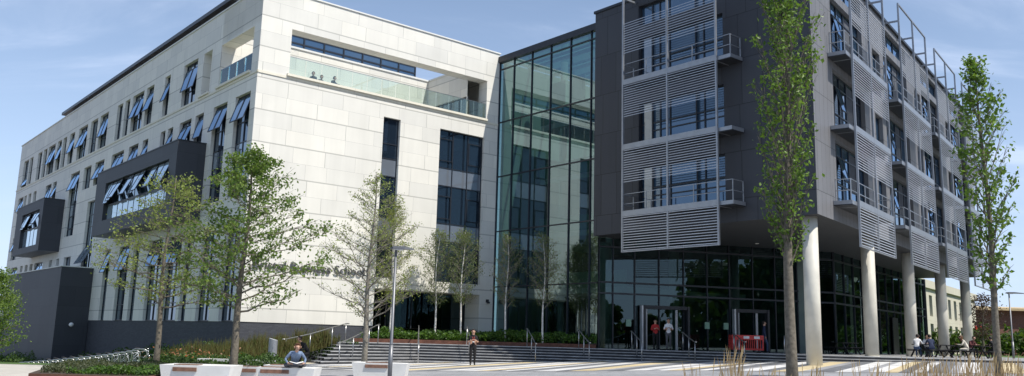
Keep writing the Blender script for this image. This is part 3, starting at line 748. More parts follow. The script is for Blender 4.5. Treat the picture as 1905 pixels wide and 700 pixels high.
# entrance glazing (recessed)
EX = 16.4
g = MB(); g.quad(FE,(0,.05,ZT),(EX,.05,ZT),(EX,.05,ZB),(0,.05,ZB))
q0=FE.p(EX,0,0); FG = Frame(q0.x,q0.y,RX,RY); GL=25.5
ga = g.build('entrance_glazing','entrance_glass',DW)
g = MB(); g.quad(FG,(0,.05,ZT),(GL,.05,ZT),(GL,.05,ZB),(0,.05,ZB)); g.build('side_glazing','entrance_glass',DW)
f = MB()
for x in (.05,.95,2.36,3.96,5.6,7.2,8.75,10.4,12.0,13.6,15.0,16.35): f.box(FE,x-.03,x+.03,-.03,.12,ZT,ZB)
for z in (4.9,4.25,7.0): f.box(FE,0,EX,-.024,.11,z-.05,z+.05)
for x in [.05+2.1*i for i in range(13)]: f.box(FG,x-.03,x+.03,-.03,.12,ZT,ZB)
for z in (4.9,4.25,7.0): f.box(FG,.1,GL,-.024,.11,z-.05,z+.05)
f.box(FG,GL-.1,GL+.1,-.08,.2,ZT,ZB)
f.build('mullions','frame_metal',ga)
# lobby behind the glass
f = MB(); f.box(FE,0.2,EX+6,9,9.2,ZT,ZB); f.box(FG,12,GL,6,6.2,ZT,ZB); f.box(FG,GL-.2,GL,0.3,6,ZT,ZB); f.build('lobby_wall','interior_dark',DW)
f = MB()
for x,y in ((1.5,2.5),(6.5,3),(10.6,2.5),(14,3.0)): f.tube([FE.p(x,y,ZT),FE.p(x,y,ZB)],.34,16)
f.build('lobby_column','column_paint',DW)
f = MB(); f.box(FE,1.2,EX-.8,3.6,9,4.35,4.75); f.build('mezzanine','white_plaster',DW)
# two draught lobbies with pale jambs and open door leaves
for x0,x1,nm in ((2.9,5.7,'a'),(9.1,11.2,'b')):
    f = MB()
    f.box(FE,x0-.16,x0+.02,-.35,.0,ZT,3.62); f.box(FE,x1-.02,x1+.12,-.35,.0,ZT,3.62); f.box(FE,x0+.02,x1-.02,-.3,0,3.42,3.62)
    d = f.build('door','dark_metal',DW)
    f = MB(); f.box(FE,x0-.26,x0-.16,-.38,-.1,ZT,3.6); f.build('door_post','louvre_metal',d)
    for xa,xb in ((x0+.05,x0+.2),(x1-.75,x1-.6)):
        f = MB(); f.box(FE,xa,xb,-.16,-.1,ZT,3.4); f.build('door_leaf','grey_metal',d)
for x in (7.0,8.3,14.2,.9+.9):
    f = MB(); f.box(FE,x,x+.3,-.06,.03,2.35,2.75); f.build('notice','sign_green',DW)
for x in (9.5,13.5):
    f = MB(); c0=FE.p(x,-2,ZB-.03); f.tube([c0,c0+Vector((0,0,.035))],.12,12); f.build('downlight','white_plaster',DW)
dn = MB(); dn.box(FG,13.8,15.4,-.09,-.02,ZT,3.8); dn.build('side_door','black_paint',DW)

# ------------------------------------------------------------------ background right
cp=(39.6,83.0)
FC=Frame(cp[0],cp[1],RX,RY)
CB = empty('cream_building',(cp[0],cp[1],1),'cream rendered two storey building with grouped tall windows seen between the pillars','building')
W=MB(); hs=[]
for z0,z1 in ((1.8,3.9),(4.6,6.6)):
    for k in range(8): hs.append((1.0+2.9*k,2.3+2.9*k,z0,z1))
W.facade(FC,-6,25,.5,8.0,hs,.4); W.box(FC,-6,25,0.41,12,.5,8.0,skip='f'); W.build('wall','cream_wall',CB)
for h in hs: glaze(CB,FC,*h,y=.3,mull=[(h[0]+h[1])/2])
W=MB(); W.box(FC,-6.2,25.2,-.25,0,7.2,7.95); W.build('cornice','cream_wall',CB)
for i,(x,z) in enumerate(((14.5,3.6),(17.5,3.6))):
    s=MB(); s.box(FC,x,x+1.3,-1.6,-1.5,z-.6,z+.5); s.tube([FC.p(x+.65,-1.45,1),FC.p(x+.65,-1.45,z)],.04,6,1)
    o=s.build('red_sign',['red_plastic','grey_metal'],loc=tuple(FC.p(x+.65,-1.5,1)))
    tag(o,'red notice board on a post before the cream building, '+('left of two' if i==0 else 'right of two'),'sign','red notice boards')
BB = empty('brick_building',(64,112,1),'low red brick building with a pale sloping roof edge at the right horizon','building')
FB=Frame(46,112,1,.03)
W=MB(); W.facade(FB,0,70,.5,6.6,[(20+3.2*k,21.2+3.2*k,2.4,4.6) for k in range(8)],.3); W.box(FB,0,70,.32,20,.5,6.6,skip='f'); W.build('wall','red_brick',BB)
W=MB(); W.box(FB,-1,71,-1,.3,6.6,6.9)
W.quad(FB,(-1,-1,6.9),(71,-1,6.9),(71,18,8.0),(-1,18,8.0)); W.build('roof','rooftile',BB)
for k in range(8): glaze(BB,FB,20+3.2*k,21.2+3.2*k,2.4,4.6,y=.2)

# ------------------------------------------------------------------ street furniture
def lamp(name, x, y, z0, h, arm, rz, lab):
    e = empty(name,(x,y,z0),lab,'street lamp')
    m_=MB(); m_.tube([(x,y,z0),(x,y,z0+1.15)],.075,14); m_.tube([(x,y,z0+1.15),(x,y,z0+1.2),(x,y,z0+h)],[.075,.052,.045],14); m_.build('pole','lamp_metal',e)
    hd=MB(); c,s=math.cos(rz),math.sin(rz)
    def q(a,b,z): return Vector((x+a*c-b*s,y+a*s+b*c,z0+h+z))
    prof=[(-.22,.02),(-.1,.09),(.3,.1),(arm,.03)]
    wd=[.06,.17,.17,.04]
    for i in range(3):
        (a0,t0),(a1,t1)=prof[i],prof[i+1]
        hd.face([q(a0,-wd[i],0),q(a0,wd[i],0),q(a0,wd[i],t0),q(a0,-wd[i],t0)])
        hd.face([q(a0,-wd[i],t0),q(a1,-wd[i+1],t1),q(a1,wd[i+1],t1),q(a0,wd[i],t0)])
        hd.face([q(a0,wd[i],0),q(a1,wd[i+1],0),q(a1,-wd[i+1],0),q(a0,-wd[i],0)])
        hd.face([q(a0,-wd[i],0),q(a1,-wd[i+1],0),q(a1,-wd[i+1],t1),q(a0,-wd[i],t0)])
        hd.face([q(a1,wd[i+1],0),q(a0,wd[i],0),q(a0,wd[i],t0),q(a1,wd[i+1],t1)])
    ho=hd.build('lamp_head','lamp_metal',e)
    gl=MB(); gl.box(WORLD,x-.08,x+.25,y-.1,y+.1,z0+h-.03,z0+h-.002); gl.build('lens','white_plastic',ho)
lamp('street_lamp',-3.93,30,0,4.4,.62,.1,'slim grey street lamp with a flat head standing by the white planter bench')
lamp('street_lamp',34.3,60,1,4.4,1.3,0,'slim grey street lamp on the far lawn at the right edge')
# bollard / totem
bx,by=-10.3,39.0
m_=MB(); n=20
ring=[(bx+.19*math.cos(2*math.pi*k/n),by+.19*math.sin(2*math.pi*k/n)) for k in range(n)]
for k in range(n):
    a,b=ring[k],ring[(k+1)%n]; za=1.16+.1*(bx-a[0])/.19*.5; zb=1.16+.1*(bx-b[0])/.19*.5
    m_.face([(a[0],a[1],0),(b[0],b[1],0),(b[0],b[1],zb),(a[0],a[1],za)],0,smooth=True)
m_.face([(a[0],a[1],1.16+.1*(bx-a[0])/.19*.5) for a in ring],1)
tag(m_.build('bollard',['grey_metal','louvre_metal'],loc=(bx,by,0)),'thick grey metal bollard with slanted top beside the seated man','bollard')

def handrail(pts, lab, nposts=None):
    """pts: world (x,y,z) foot points from bottom to top"""
    e = empty('handrail', pts[0], lab, 'handrail', 'stainless handrails on the plaza steps')
    for p in pts:
        m_=MB(); m_.tube([p,(p[0],p[1],p[2]+1.0)],.026,8); m_.build('post','steel',e)
    m_=MB(); P=[Vector(p)+Vector((0,0,1.02)) for p in pts]
    d=(P[0]-P[1]); d.z=0; d.normalize()
    if len(P)>1: P=[P[0]+d*.25+Vector((0,0,-.0))]+P+[P[-1]-d*.25]
    m_.tube(P,.028,8); m_.build('rail','steel',e)
handrail([(-11.3,45.2,.1),(-10.4,46.7,.4),(-9.6,48.4,.78),(-9.2,50.2,1.03)],'long stainless handrail climbing the left edge of the steps beside the rusty grasses')
handrail([(-8.3,43.9,0),(-8.0,46.0,.3),(-7.55,48.2,.75),(-7.3,49.9,1.03)],'stainless handrail on the steps behind the sparse pyramid tree')
handrail([(-4.85,48.5,0.05),(-5.0,49.7,.5),(-5.15,51.0,1.03)],'stainless handrail on the steps just right of the near street lamp')
handrail([(-1.95,48.5,.12),(-2.15,49.7,.55),(-2.35,51.0,1.03)],'stainless handrail on the steps partly hidden behind the woman in black')
handrail([(1.55,48.7,.2),(1.35,49.8,.6),(1.12,51.0,1.03)],'stainless handrail on the steps in front of the glass atrium birches')
handrail([(4.45,48.2,.33),(4.25,49.3,.65),(4.05,50.4,1.03)],'stainless handrail on the steps where the atrium meets the dark wing')
handrail([(7.2,47.5,.44),(7.1,48.6,.7),(6.98,49.75,1.03)],'stainless handrail on the shaded steps below the lowest front louvre, left of the doorway pair')
handrail([(9.95,47.0,.52),(9.85,48.1,.75),(9.75,49.2,1.03)],'stainless handrail on the shaded steps between the doorway pair and the red barriers')
handrail([(12.55,46.9,.6),(12.5,47.8,.8),(12.46,48.7,1.03)],'stainless handrail on the shaded steps in front of the red barriers')
handrail([(15.0,48.0,1.03)] ,'single stainless rail post at the right end of the shaded steps') if False else None
m_=MB(); m_.tube([(15.02,48,1.03),(15.02,48,2.03)],.03,8)
tag(m_.build('rail_post','steel',loc=(15.02,48,1.03)),'lone upright steel post left of the nearest round pillar','post')

def planter(x, y, z, w, d, h, seat, lab, rz=0):
    e=empty('planter_bench',(x,y,z),lab,'bench','white concrete planter benches')
    fr=Frame(x,y,math.cos(rz),math.sin(rz)); m_=MB(); t=.08
    def Q(a,b,c): return fr.p(a,b,z+c)
    lo=[(-w/2+t,t),(w/2-t,t),(w/2-t,d-t),(-w/2+t,d-t)]; hi=[(-w/2,0),(w/2,0),(w/2,d),(-w/2,d)]
    for i in range(4):
        j=(i+1)%4; m_.face([Q(*lo[i],0),Q(*lo[j],0),Q(*hi[j],h),Q(*hi[i],h)])
    m_.face([Q(*p,h) for p in hi])
    m_.build('concrete_body','white_concrete',e,bevel=.015)
    if seat:
        s=MB(); a,b=seat
        for k in range(4): s.box(fr,a,b,.06+.11*k,.155+.11*k,z+h+.002,z+h+.02)
        s.box(fr,a,b,-.012,.03,z+h-.17,z+h-.06)
        s.build('timber_seat','timber',e)
planter(-8.78,25.1,0,2.0,1.2,.5,(-.62,.05),'white concrete bench with timber seat at the near left below the sparse tree')
planter(-6.6,26.6,0,1.72,1.1,.44,(-.75,.1),'white concrete bench under the seated man in blue')
planter(-8.35,28.6,0,.75,.7,.36,(-.3,.3),'small white concrete bench right of the leafy green tree trunk')
planter(-7.9,30.2,0,.7,.7,.38,(-.15,.3),'small white concrete bench behind the seated man')
planter(-4.5,31.4,0,1.95,1.1,.5,(-.5,.3),'white concrete bench beside the near street lamp')
planter(-10.1,33.6,0,3.2,.35,.42,None,'long low white concrete kerb wall behind the benches')
# bench planting boxes of rusty steel on the left
m_=MB(); m_.prism([(-13.0,24.3),(-9.9,24.3),(-9.9,31),(-15.6,31)],0,.2,0,1); tag(m_.build('planting_bed',['soil','corten']),kind='structure')

# red barriers ------------------------------------------------------
def barrier(x,y,z,rz,lab):
    e=empty('barrier',(x,y,z),lab,'barrier','red plastic pedestrian barriers')
    fr=Frame(x,y,math.cos(rz),math.sin(rz),z); m_=MB(); L_=1.65
    m_.box(fr,0,L_,-.03,.03,.72,.98); m_.box(fr,0,L_,-.03,.03,.14,.24); m_.box(fr,0,.08,-.03,.03,.24,.72); m_.box(fr,L_-.08,L_,-.03,.03,.24,.72)
    for k in range(1,13): m_.box(fr,.08+k*(L_-.16)/13-.02,.08+k*(L_-.16)/13+.02,-.02,.02,.24,.72)
    m_.build('panel','red_plastic',e)
    s=MB(); s.box(fr,.5,.82,-.036,-.031,.78,.92); s.box(fr,1.1,1.42,-.036,-.031,.78,.92); s.build('reflective_strip','white_plastic',e)
    for a in (.3,L_-.3):
        s=MB(); s.box(fr,a-.05,a+.05,-.28,.28,0,.08); s.box(fr,a-.04,a+.04,-.04,.04,.08,.14); s.build('foot','rubber',e)
barrier(12.95,50.4,ZT,.02,'red plastic barrier with vertical bars facing the steps')
barrier(12.85,50.5,ZT,1.45,'red plastic barrier seen nearly end-on at the left of the longer one')

# picnic tables -----------------------------------------------------
def picnic(x,y,z,rz,lab,proto=[None]):
    if proto[0] is None:
        e=empty('picnic_table',(x,y,z),lab,'picnic table','black picnic tables under the dark wing')
        fr=Frame(x,y,1,0,z)
        m_=MB()
        for k in range(5): m_.box(fr,-.9,.9,-.37+.15*k,-.235+.15*k,.70,.745)
        m_.build('tabletop','black_paint',e)
        for s_ in (-1,1):
            m_=MB()
            for k in range(2): m_.box(fr,-.9,.9,s_*.72-.14+.14*k,s_*.72-.01+.14*k,.42,.46)
            m_.build('bench_seat','black_paint',e)
        for s_ in (-.65,.65):
            m_=MB(); 
            m_.bar(fr.p(s_,-.62,0),fr.p(s_,-.2,.70),.07); m_.bar(fr.p(s_,.62,0),fr.p(s_,.2,.70),.07); m_.bar(fr.p(s_+.01,-.85,.38),fr.p(s_+.01,.85,.38),.06)
            n=16
            m_.tube([fr.p(s_,.16*math.cos(2*math.pi*k/n),.2+.16*math.sin(2*math.pi*k/n)) for k in range(n+1)],.02,6,caps=False)
            m_.build('leg_frame','black_paint',e)
        proto[0]=e; e.rotation_euler=(0,0,rz); return e
    c=copy_tree(proto[0],(x,y,z),rz); c['label']=lab; return c
PT=[(24.9,52.5,.5,'black picnic table at the third pillar with two people at its left end'),
    (26.6,53.0,.4,'black picnic table where the person in cream trousers sits'),
    (28.7,53.4,.6,'black picnic table behind the slender tree trunk at the right'),
    (31.5,62.0,.9,'empty black picnic table farthest back on the terrace'),
    (21.4,56.0,.65,'black picnic table against the glass behind the second pillar')]
for x,y,r,l in PT: picnic(x,y,ZT,r,l)

# bicycles and stands ----------------------------------------------
def bike(x,y,z,rz,lab,proto=[None]):
    if proto[0] is None:
        e=empty('bicycle',(x,y,z),lab,'bicycle','bicycles parked at the stands'); V=lambda a,b,c: Vector((x+a,y+b,z+c))
        for s_ in (-.52,.52):
            t=MB(); n=20; t.tube([V(s_+.33*math.cos(2*math.pi*k/n),0,.34+.33*math.sin(2*math.pi*k/n)) for k in range(n+1)],.02,6,caps=False)
            w=t.build('wheel','rubber',e)
            sp=MB()
            for k in range(10):
                a=2*math.pi*k/10; sp.tube([V(s_,0,.34),V(s_+.31*math.cos(a),0,.34+.31*math.sin(a))],.004,4,caps=False)
            sp.tube([V(s_+.305*math.cos(2*math.pi*k/n),0,.34+.305*math.sin(2*math.pi*k/n)) for k in range(n+1)],.011,5,caps=False)
            sp.build('rim','chrome',w)
        f=MB(); bb=V(-.05,0,.3); st=V(-.2,0,.82); hd=V(.36,0,.86); hb=V(.39,0,.7); rr=V(-.52,0,.34)
        for a,b in ((bb,st),(st+Vector((.02,0,-.06)),hd),(bb,hb),(hd,hb),(bb,rr),(st+Vector((.03,0,-.08)),rr)): f.tube([a,b],.019,7)
        f.build('frame','bike_frame',e)
        f=MB(); f.tube([hb,V(.45,0,.5),V(.52,0,.34)],.015,6); f.tube([hd,hd+Vector((-.02,0,.14))],.014,6); f.build('fork','chrome',e)
        f=MB(); h=hd+Vector((-.02,0,.14)); f.tube([h+Vector((-.05,-.3,.02)),h+Vector((.06,-.12,0)),h,h+Vector((.06,.12,0)),h+Vector((-.05,.3,.02))],.013,6); f.build('handlebar','black_paint',e)
        f=MB(); f.tube([st+Vector((0,0,-.02)),st+Vector((-.02,0,.12))],.014,6); f.tube([V(-.36,0,.955),V(-.28,0,.965),V(-.12,0,.95),V(-.06,0,.94)],[.06,.07,.035,.02],8); f.build('saddle','black_paint',e)
        f=MB(); f.tube([bb+Vector((0,-.05,0)),bb+Vector((0,.05,0))],.09,12); f.bar(bb+Vector((0,-.1,.02)),bb+Vector((.12,-.1,-.1)),.02); f.bar(bb+Vector((0,.1,-.02)),bb+Vector((-.12,.1,.1)),.02); f.build('crankset','chrome',e)
        proto[0]=e; e.rotation_euler=(0,0,rz); return e
    c=copy_tree(proto[0],(x,y,z),rz); c['label']=lab; return c
noisy('bike_frame',(.45,.47,.5),.35,.3,var=.05)
def stand(x,y,z,rz,proto=[None]):
    lab='bent steel cycle stand in the long row beside the dark ground floor block'
    if proto[0] is None:
        m_=MB(); V=lambda a,c: Vector((x+a,y,z+c))
        pts=[V(-.38,0),V(-.38,.72),V(-.34,.83),V(-.25,.88),V(.25,.88),V(.34,.83),V(.38,.72),V(.38,0)]
        m_.tube(pts,.03,8); o=m_.build('cycle_stand','steel',loc=(x,y,z)); tag(o,lab,'cycle stand','steel cycle stands in a row'); proto[0]=o; o.rotation_euler=(0,0,rz); return
    c=proto[0].copy(); COL.objects.link(c); c.location=(x,y,z); c.rotation_euler=(0,0,rz)
A_=Vector((-19.6,47.4)); B_=Vector((-31.4,58.0))
NS=22
def rackz(t): return -.50+(-1.80+.50)*t**.8
for i in range(NS):
    t=i/(NS-1); p=A_.lerp(B_,t); stand(p.x,p.y,rackz(t),.15)
side=['first','second','third','fourth','fifth','sixth','seventh','eighth','ninth','tenth','eleventh']
for i in range(11):
    t=(i*1.55+.3)/(NS-1)
    p=A_.lerp(B_,t); bike(p.x+.15,p.y+.12,rackz(t),.15+random.uniform(-.12,.12) if i else .05,
        'bicycle at the near right end of the long stand row, wheels seen side-on' if i==0 else 'bicycle parked in the stand row, %s back from the right-hand end'%side[i])

# ------------------------------------------------------------------ trees
def leafquad(mb, c, s, up_bias=.3):
    n=Vector((random.gauss(0,1),random.gauss(0,1),random.gauss(0,1)+up_bias)).normalized()
    a=n.orthogonal().normalized(); a=(Matrix.Rotation(random.uniform(0,6.28),3,n)@a); b=n.cross(a)
    l=s*random.uniform(.7,1.3); w=l*.62
    # folded leaf: two triangles + tip
    mb.face([c-a*l*.5, c+b*w*.5+n*.15*w, c+a*l*.55, c-b*w*.5+n*.15*w])
def _t(): pass
def tree(name, base, H, spec, lab, cat='tree', group=None):
    """spec: trunk r, crown function rad(t) for t in 0..1 of crown, crown start height, bark, leaf mats, n leaves, leaf size, branch up angle"""
    rnd=random.Random(spec['seed']); x,y,z=base
    e=empty(name,base,lab,cat,group); lean=spec.get('lean',(0,0))
    tr=MB(); n=10
    def axis(t):
        w=spec.get('wob',.06)
        return Vector((x+lean[0]*t*H+w*math.sin(t*7+spec['seed'])*t*2, y+lean[1]*t*H+w*math.cos(t*5)*t*2, z+t*H))
    tr.tube([axis(k/n) for k in range(n+1)],[spec['r']*(1.15 if k==0 else 1)*(1-.93*(k/n)**1.1)+.006 for k in range(n+1)],10)
    tips=[]; c0=spec['c0']; bm_=1 if 'bark2' in spec else 0
    for i in range(spec['nb']):
        f=(i+.5)/spec['nb']; t0=c0+(1-c0)*f*.96; 
        st=axis(t0); az=i*2.399+rnd.uniform(-.4,.4); R=spec['rad'](f)*rnd.uniform(.72,1.12)
        up=spec['up']*rnd.uniform(.7,1.2)
        ends=[]; L=[st]; m=5
        for k in range(1,m+1):
            g=k/m; L.append(Vector((st.x+math.cos(az)*R*g+rnd.uniform(-.05,.05)*R, st.y+math.sin(az)*R*g+rnd.uniform(-.05,.05)*R, st.z+up*R*(g**1.15)-spec.get('droop',0)*R*g*g+rnd.uniform(-.04,.04)*R)))
        r0=max(.008,spec['r']*.34*(1-t0)+.006)
        tr.tube(L,[r0*(1-.8*k/m) for k in range(m+1)],5,bm_,caps=False)
        for k in range(1,m+1):
            nsub=spec.get('nsub',3)
            for q in range(nsub):
                a2=az+rnd.uniform(-1.5,1.5); s=R*rnd.uniform(.16,.42)*(1.15-.5*k/m)+.1; P0=L[k]; 
                P1=P0+Vector((math.cos(a2)*s,math.sin(a2)*s,s*rnd.uniform(-.15,.6)+up*s*.5))
                if spec.get('twigs',True): tr.tube([P0,(P0+P1)/2+Vector((0,0,.03)),P1],[r0*.35,.006,.003],3,bm_,caps=False)
                tips.append((P0,P1))
    tips.append((axis(.94),axis(1)))
    tr.build('trunk',[spec['bark'],spec['bark2']] if bm_ else spec['bark'],e)
    if not spec['leaves']: return e
    cr=MB(); st_=random.getstate(); random.seed(spec['seed'])
    cl=spec.get('clump',.16); strong=[t for t in tips if random.random()<.4] or tips
    for i in range(spec['leaves']):
        a,b=random.choice(strong if random.random()<.72 else tips); g=random.random()**.6
        c=a.lerp(b,g)+Vector((random.gauss(0,cl),random.gauss(0,cl),random.gauss(0,cl*.9)))
        leafquad(cr,c,spec['ls'])
    random.setstate(st_)
    mi=spec['leaf']; cr.build('crown',mi,e); return e
def prof(*pts): return lambda f: lerp_tab(pts,f)
tree('broadleaf_tree',(-8.75,28.5,0),7.5,dict(seed=3,r=.125,c0=.27,nb=46,up=.5,droop=.2,rad=prof((0,1.9),(.2,2.6),(.45,2.2),(.7,1.5),(.9,.75),(1,.25)),bark='bark',leaf='leaf_oak',leaves=7800,ls=.115,nsub=3,clump=.11,lean=(.01,0)),
     'leafy bright green young tree at the left corner of the stone wing, fullest crown')
tree('broadleaf_tree',(-13.0,33,0),7.3,dict(seed=8,r=.11,c0=.3,nb=38,up=.3,droop=.1,rad=prof((0,2.1),(.3,2.7),(.6,2.0),(1,.5)),bark='bark',leaf='leaf_sparse',leaves=4400,ls=.10,nsub=4,clump=.13,lean=(-.002,0)),
     'thinly leaved yellowish tree in front of the shaded long side of the stone wing')
tree('broadleaf_tree',(-6.1,38,0),8.6,dict(seed=21,r=.12,c0=.22,nb=46,up=.75,droop=.15,rad=prof((0,2.0),(.25,2.2),(.5,1.7),(.8,.9),(1,.2)),bark='bark_grey',leaf='leaf_sparse',leaves=3300,ls=.085,nsub=4,clump=.11,lean=(.004,0)),
     'sparse pyramid shaped tree with pale small leaves in front of the wall lettering')
bs=dict(r=.06,c0=.30,nb=34,up=1.1,bark='bark_birch',bark2='bark_grey',leaves=4200,ls=.085,nsub=4,clump=.13)
B1=tree('birch_tree',(-6.95,52.1,1.2),8.2,dict(bs,seed=31,c0=.25,rad=prof((0,.9),(.3,1.5),(.6,1.2),(1,.3)),leaf='leaf_young',leaves=5200,up=.7),'white stemmed birch with yellow green leaves behind the near street lamp',group='birches in the terrace bed')
tree('birch_tree',(-4.4,53.2,1.2),6.6,dict(bs,seed=32,rad=prof((0,.5),(.3,1.1),(.6,.9),(1,.2)),leaf='leaf_birch',leaves=3600),'white stemmed birch before the left edge of the wide stone wing window',group='birches in the terrace bed')
tree('birch_tree',(-2.85,53,1.2),6.6,dict(bs,seed=33,rad=prof((0,.5),(.3,1.15),(.6,.95),(1,.2)),leaf='leaf_birch'),'white stemmed birch before the middle of the wide stone wing window',group='birches in the terrace bed')
tree('birch_tree',(-.15,52.5,1.2),6.4,dict(bs,seed=34,rad=prof((0,.4),(.3,1.0),(.6,.8),(1,.2)),leaf='leaf_birch',leaves=1700),'white stemmed birch in front of the left end of the atrium glass',group='birches in the terrace bed')
tree('birch_tree',(2.05,52,1.2),6.4,dict(bs,seed=35,rad=prof((0,.5),(.3,1.1),(.6,.9),(1,.2)),leaf='leaf_birch',leaves=2400),'white stemmed birch in front of the middle of the atrium glass',group='birches in the terrace bed')
tree('columnar_tree',(6.42,20,.3),10.3,dict(seed=41,r=.125,c0=.28,nb=58,up=3.0,rad=prof((0,.40),(.25,.66),(.5,.68),(.75,.52),(1,.22)),bark='bark',leaf='leaf_poplar',leaves=5000,ls=.10,nsub=3,clump=.06,wob=.05,lean=(.0,0)),
     'tall narrow bright green tree in front of the corner of the dark wing')
tree('columnar_tree',(14.4,26,.5),10.0,dict(seed=43,r=.105,c0=.26,nb=44,up=1.9,rad=prof((0,.4),(.25,.68),(.5,.72),(.75,.48),(1,.14)),bark='bark',leaf='leaf_poplar',leaves=2500,ls=.14,nsub=3,clump=.09,wob=.05,lean=(.0,0)),
     'tall narrow tree with gappy foliage at the right edge against the sky')
tree('bushy_tree',(-21.9,37,-.3),3.9,dict(seed=51,r=.16,c0=.12,nb=44,up=.5,rad=prof((0,1.2),(.3,1.5),(.6,1.2),(1,.4)),bark='bark',leaf='leaf_oak',leaves=11000,ls=.10,nsub=4,clump=.16,twigs=False),
     'rounded dark green bushy tree cut off by the left edge')
tree('plum_tree',(40.4,75,1),5.0,dict(seed=53,r=.12,c0=.25,nb=30,up=.6,rad=prof((0,1),(.4,1.6),(1,.4)),bark='bark',leaf='leaf_maroon',leaves=1600,ls=.16,nsub=3,clump=.2,twigs=False),
     'small dark purple leaved tree in front of the brick building')

# shrubs and hedges ---------------------------------------------------
def cloud(name, lab_kind, poly, h, n, ls, mat, base=None, top=.6, z_fn=None, stalk=False, extra=None):
    """leafy ground cover over a polygon (stuff)"""
    mb=MB(); xs=[p[0] for p in poly]; ys=[p[1] for p in poly]
    def inside(x,y):
        c=False; j=len(poly)-1
        for i in range(len(poly)):
            if (poly[i][1]>y)!=(poly[j][1]>y) and x<(poly[j][0]-poly[i][0])*(y-poly[i][1])/(poly[j][1]-poly[i][1])+poly[i][0]: c=not c
            j=i
        return c
    k=0
    while k<n:
        x=random.uniform(min(xs),max(xs)); y=random.uniform(min(ys),max(ys))
        if not inside(x,y): continue
        k+=1
        hh=h*(.45+.9*max(0,mnoise.noise(Vector((x*1.1,y*1.1,3.1)))+.45)); z0=z_fn(x,y)
        if stalk:
            l=hh*random.uniform(.6,1.2); dx,dy=random.gauss(0,.16)*l,random.gauss(0,.16)*l; w=ls*.075
            a=random.uniform(0,3.14); cx_,sx_=math.cos(a)*w,math.sin(a)*w
            mb.face([(x-cx_,y-sx_,z0),(x+cx_,y+sx_,z0),(x+dx*.5+cx_*.8,y+dy*.5+sx_*.8,z0+l*.6),(x+dx+cx_*.2,y+dy+sx_*.2,z0+l),(x+dx*.5-cx_*.8,y+dy*.5-sx_*.8,z0+l*.6)])
        else:
            leafquad(mb,Vector((x,y,z0+hh*random.random()**.5)),ls,1)
    o=mb.build(name,mat); o['kind']='stuff'; return o
gz=lambda x,y:G(x,y)
cloud('ground_cover','', [(-8.6,51.0),(-5,51.9),(3,51.8),(4.9,51.3),(4.3,52.2),(0,56),(-1.5,57.4),(-7.9,52.5)], .55, 9000, .17, 'leaf_ground', z_fn=lambda x,y:ZT+.2)
# border along the long side (rusty grasses and shrubs)
bd=[]
for s_,q in ((-1,-.3),(-27.5,-.3)): p=FL.p(s_,q,0); bd.append((p.x,p.y))
bd2=[FL.p(-27.5,-1.6,0),FL.p(-1,-1.8,0),FW.p(6.5,-3.0,0),FW.p(7.8,-.3,0)]
poly=bd+[(p.x,p.y) for p in bd2]
cloud('border_shrubs','',poly,.95,7000,.16,'leaf_shrub',z_fn=gz)
cloud('border_grass','',[(-17.4,44.5),(-19.5,52),(-15.2,47.2),(-10.6,46.6),(-11,43.5)],.75,7000,.2,'rust_grass',z_fn=gz,stalk=True)
cloud('border_grass','',[(-13.2,38.6),(-11.4,43.0),(-9.7,49.0),(-9.5,50.2),(-13,47),(-15.5,42)],.85,9000,.22,'rust_grass',z_fn=lambda x,y:G(x,y)+max(0,min(.9,(y-43)*.13)) ,stalk=True)
cloud('border_shrubs','',[(-14.5,35),(-9.0,34.2),(-8.6,36),(-12.5,40),(-14.5,42)],.4,9000,.12,'leaf_shrub',z_fn=gz)
cloud('flowers','',[(-15,36),(-11,35.2),(-11,38),(-15,42)],.65,200,.1,'flower',z_fn=gz)
cloud('hedge_planting','',[(p.x,p.y) for p in (FL.p(-27,-2.5,0),FL.p(-48,-2.6,0),FL.p(-48,-5.0,0),FL.p(-27,-5.0,0))],1.3,8000,.17,'leaf_shrub',z_fn=lambda x,y:G(x,y)-.2)
cloud('lavender','',[(-12.9,24.7),(-10.0,25.4),(-10.0,30.9),(-15.2,30.9)],.2,17000,.07,'leaf_lavender',z_fn=lambda x,y:.16)
cloud('ground_cover','',[(-12.2,24.6),(-9.9,24.6),(-9.9,26.4),(-11.8,26.4)],.24,2200,.09,'leaf_ground',z_fn=lambda x,y:.16)
cloud('ground_cover','',[(-12,32.0),(-7.6,32.0),(-7.6,33.4),(-12,33.4)],.5,3500,.1,'leaf_shrub',z_fn=gz)
cloud('far_hedge','',[(36,84),(60,84),(60,88),(36,88)],2.2,9000,.4,'leaf_dark',z_fn=lambda x,y:1)
cloud('far_hedge','',[(24,70),(33,76),(33,79),(24,79)],1.0,10,.3,'leaf_dark',z_fn=lambda x,y:1)
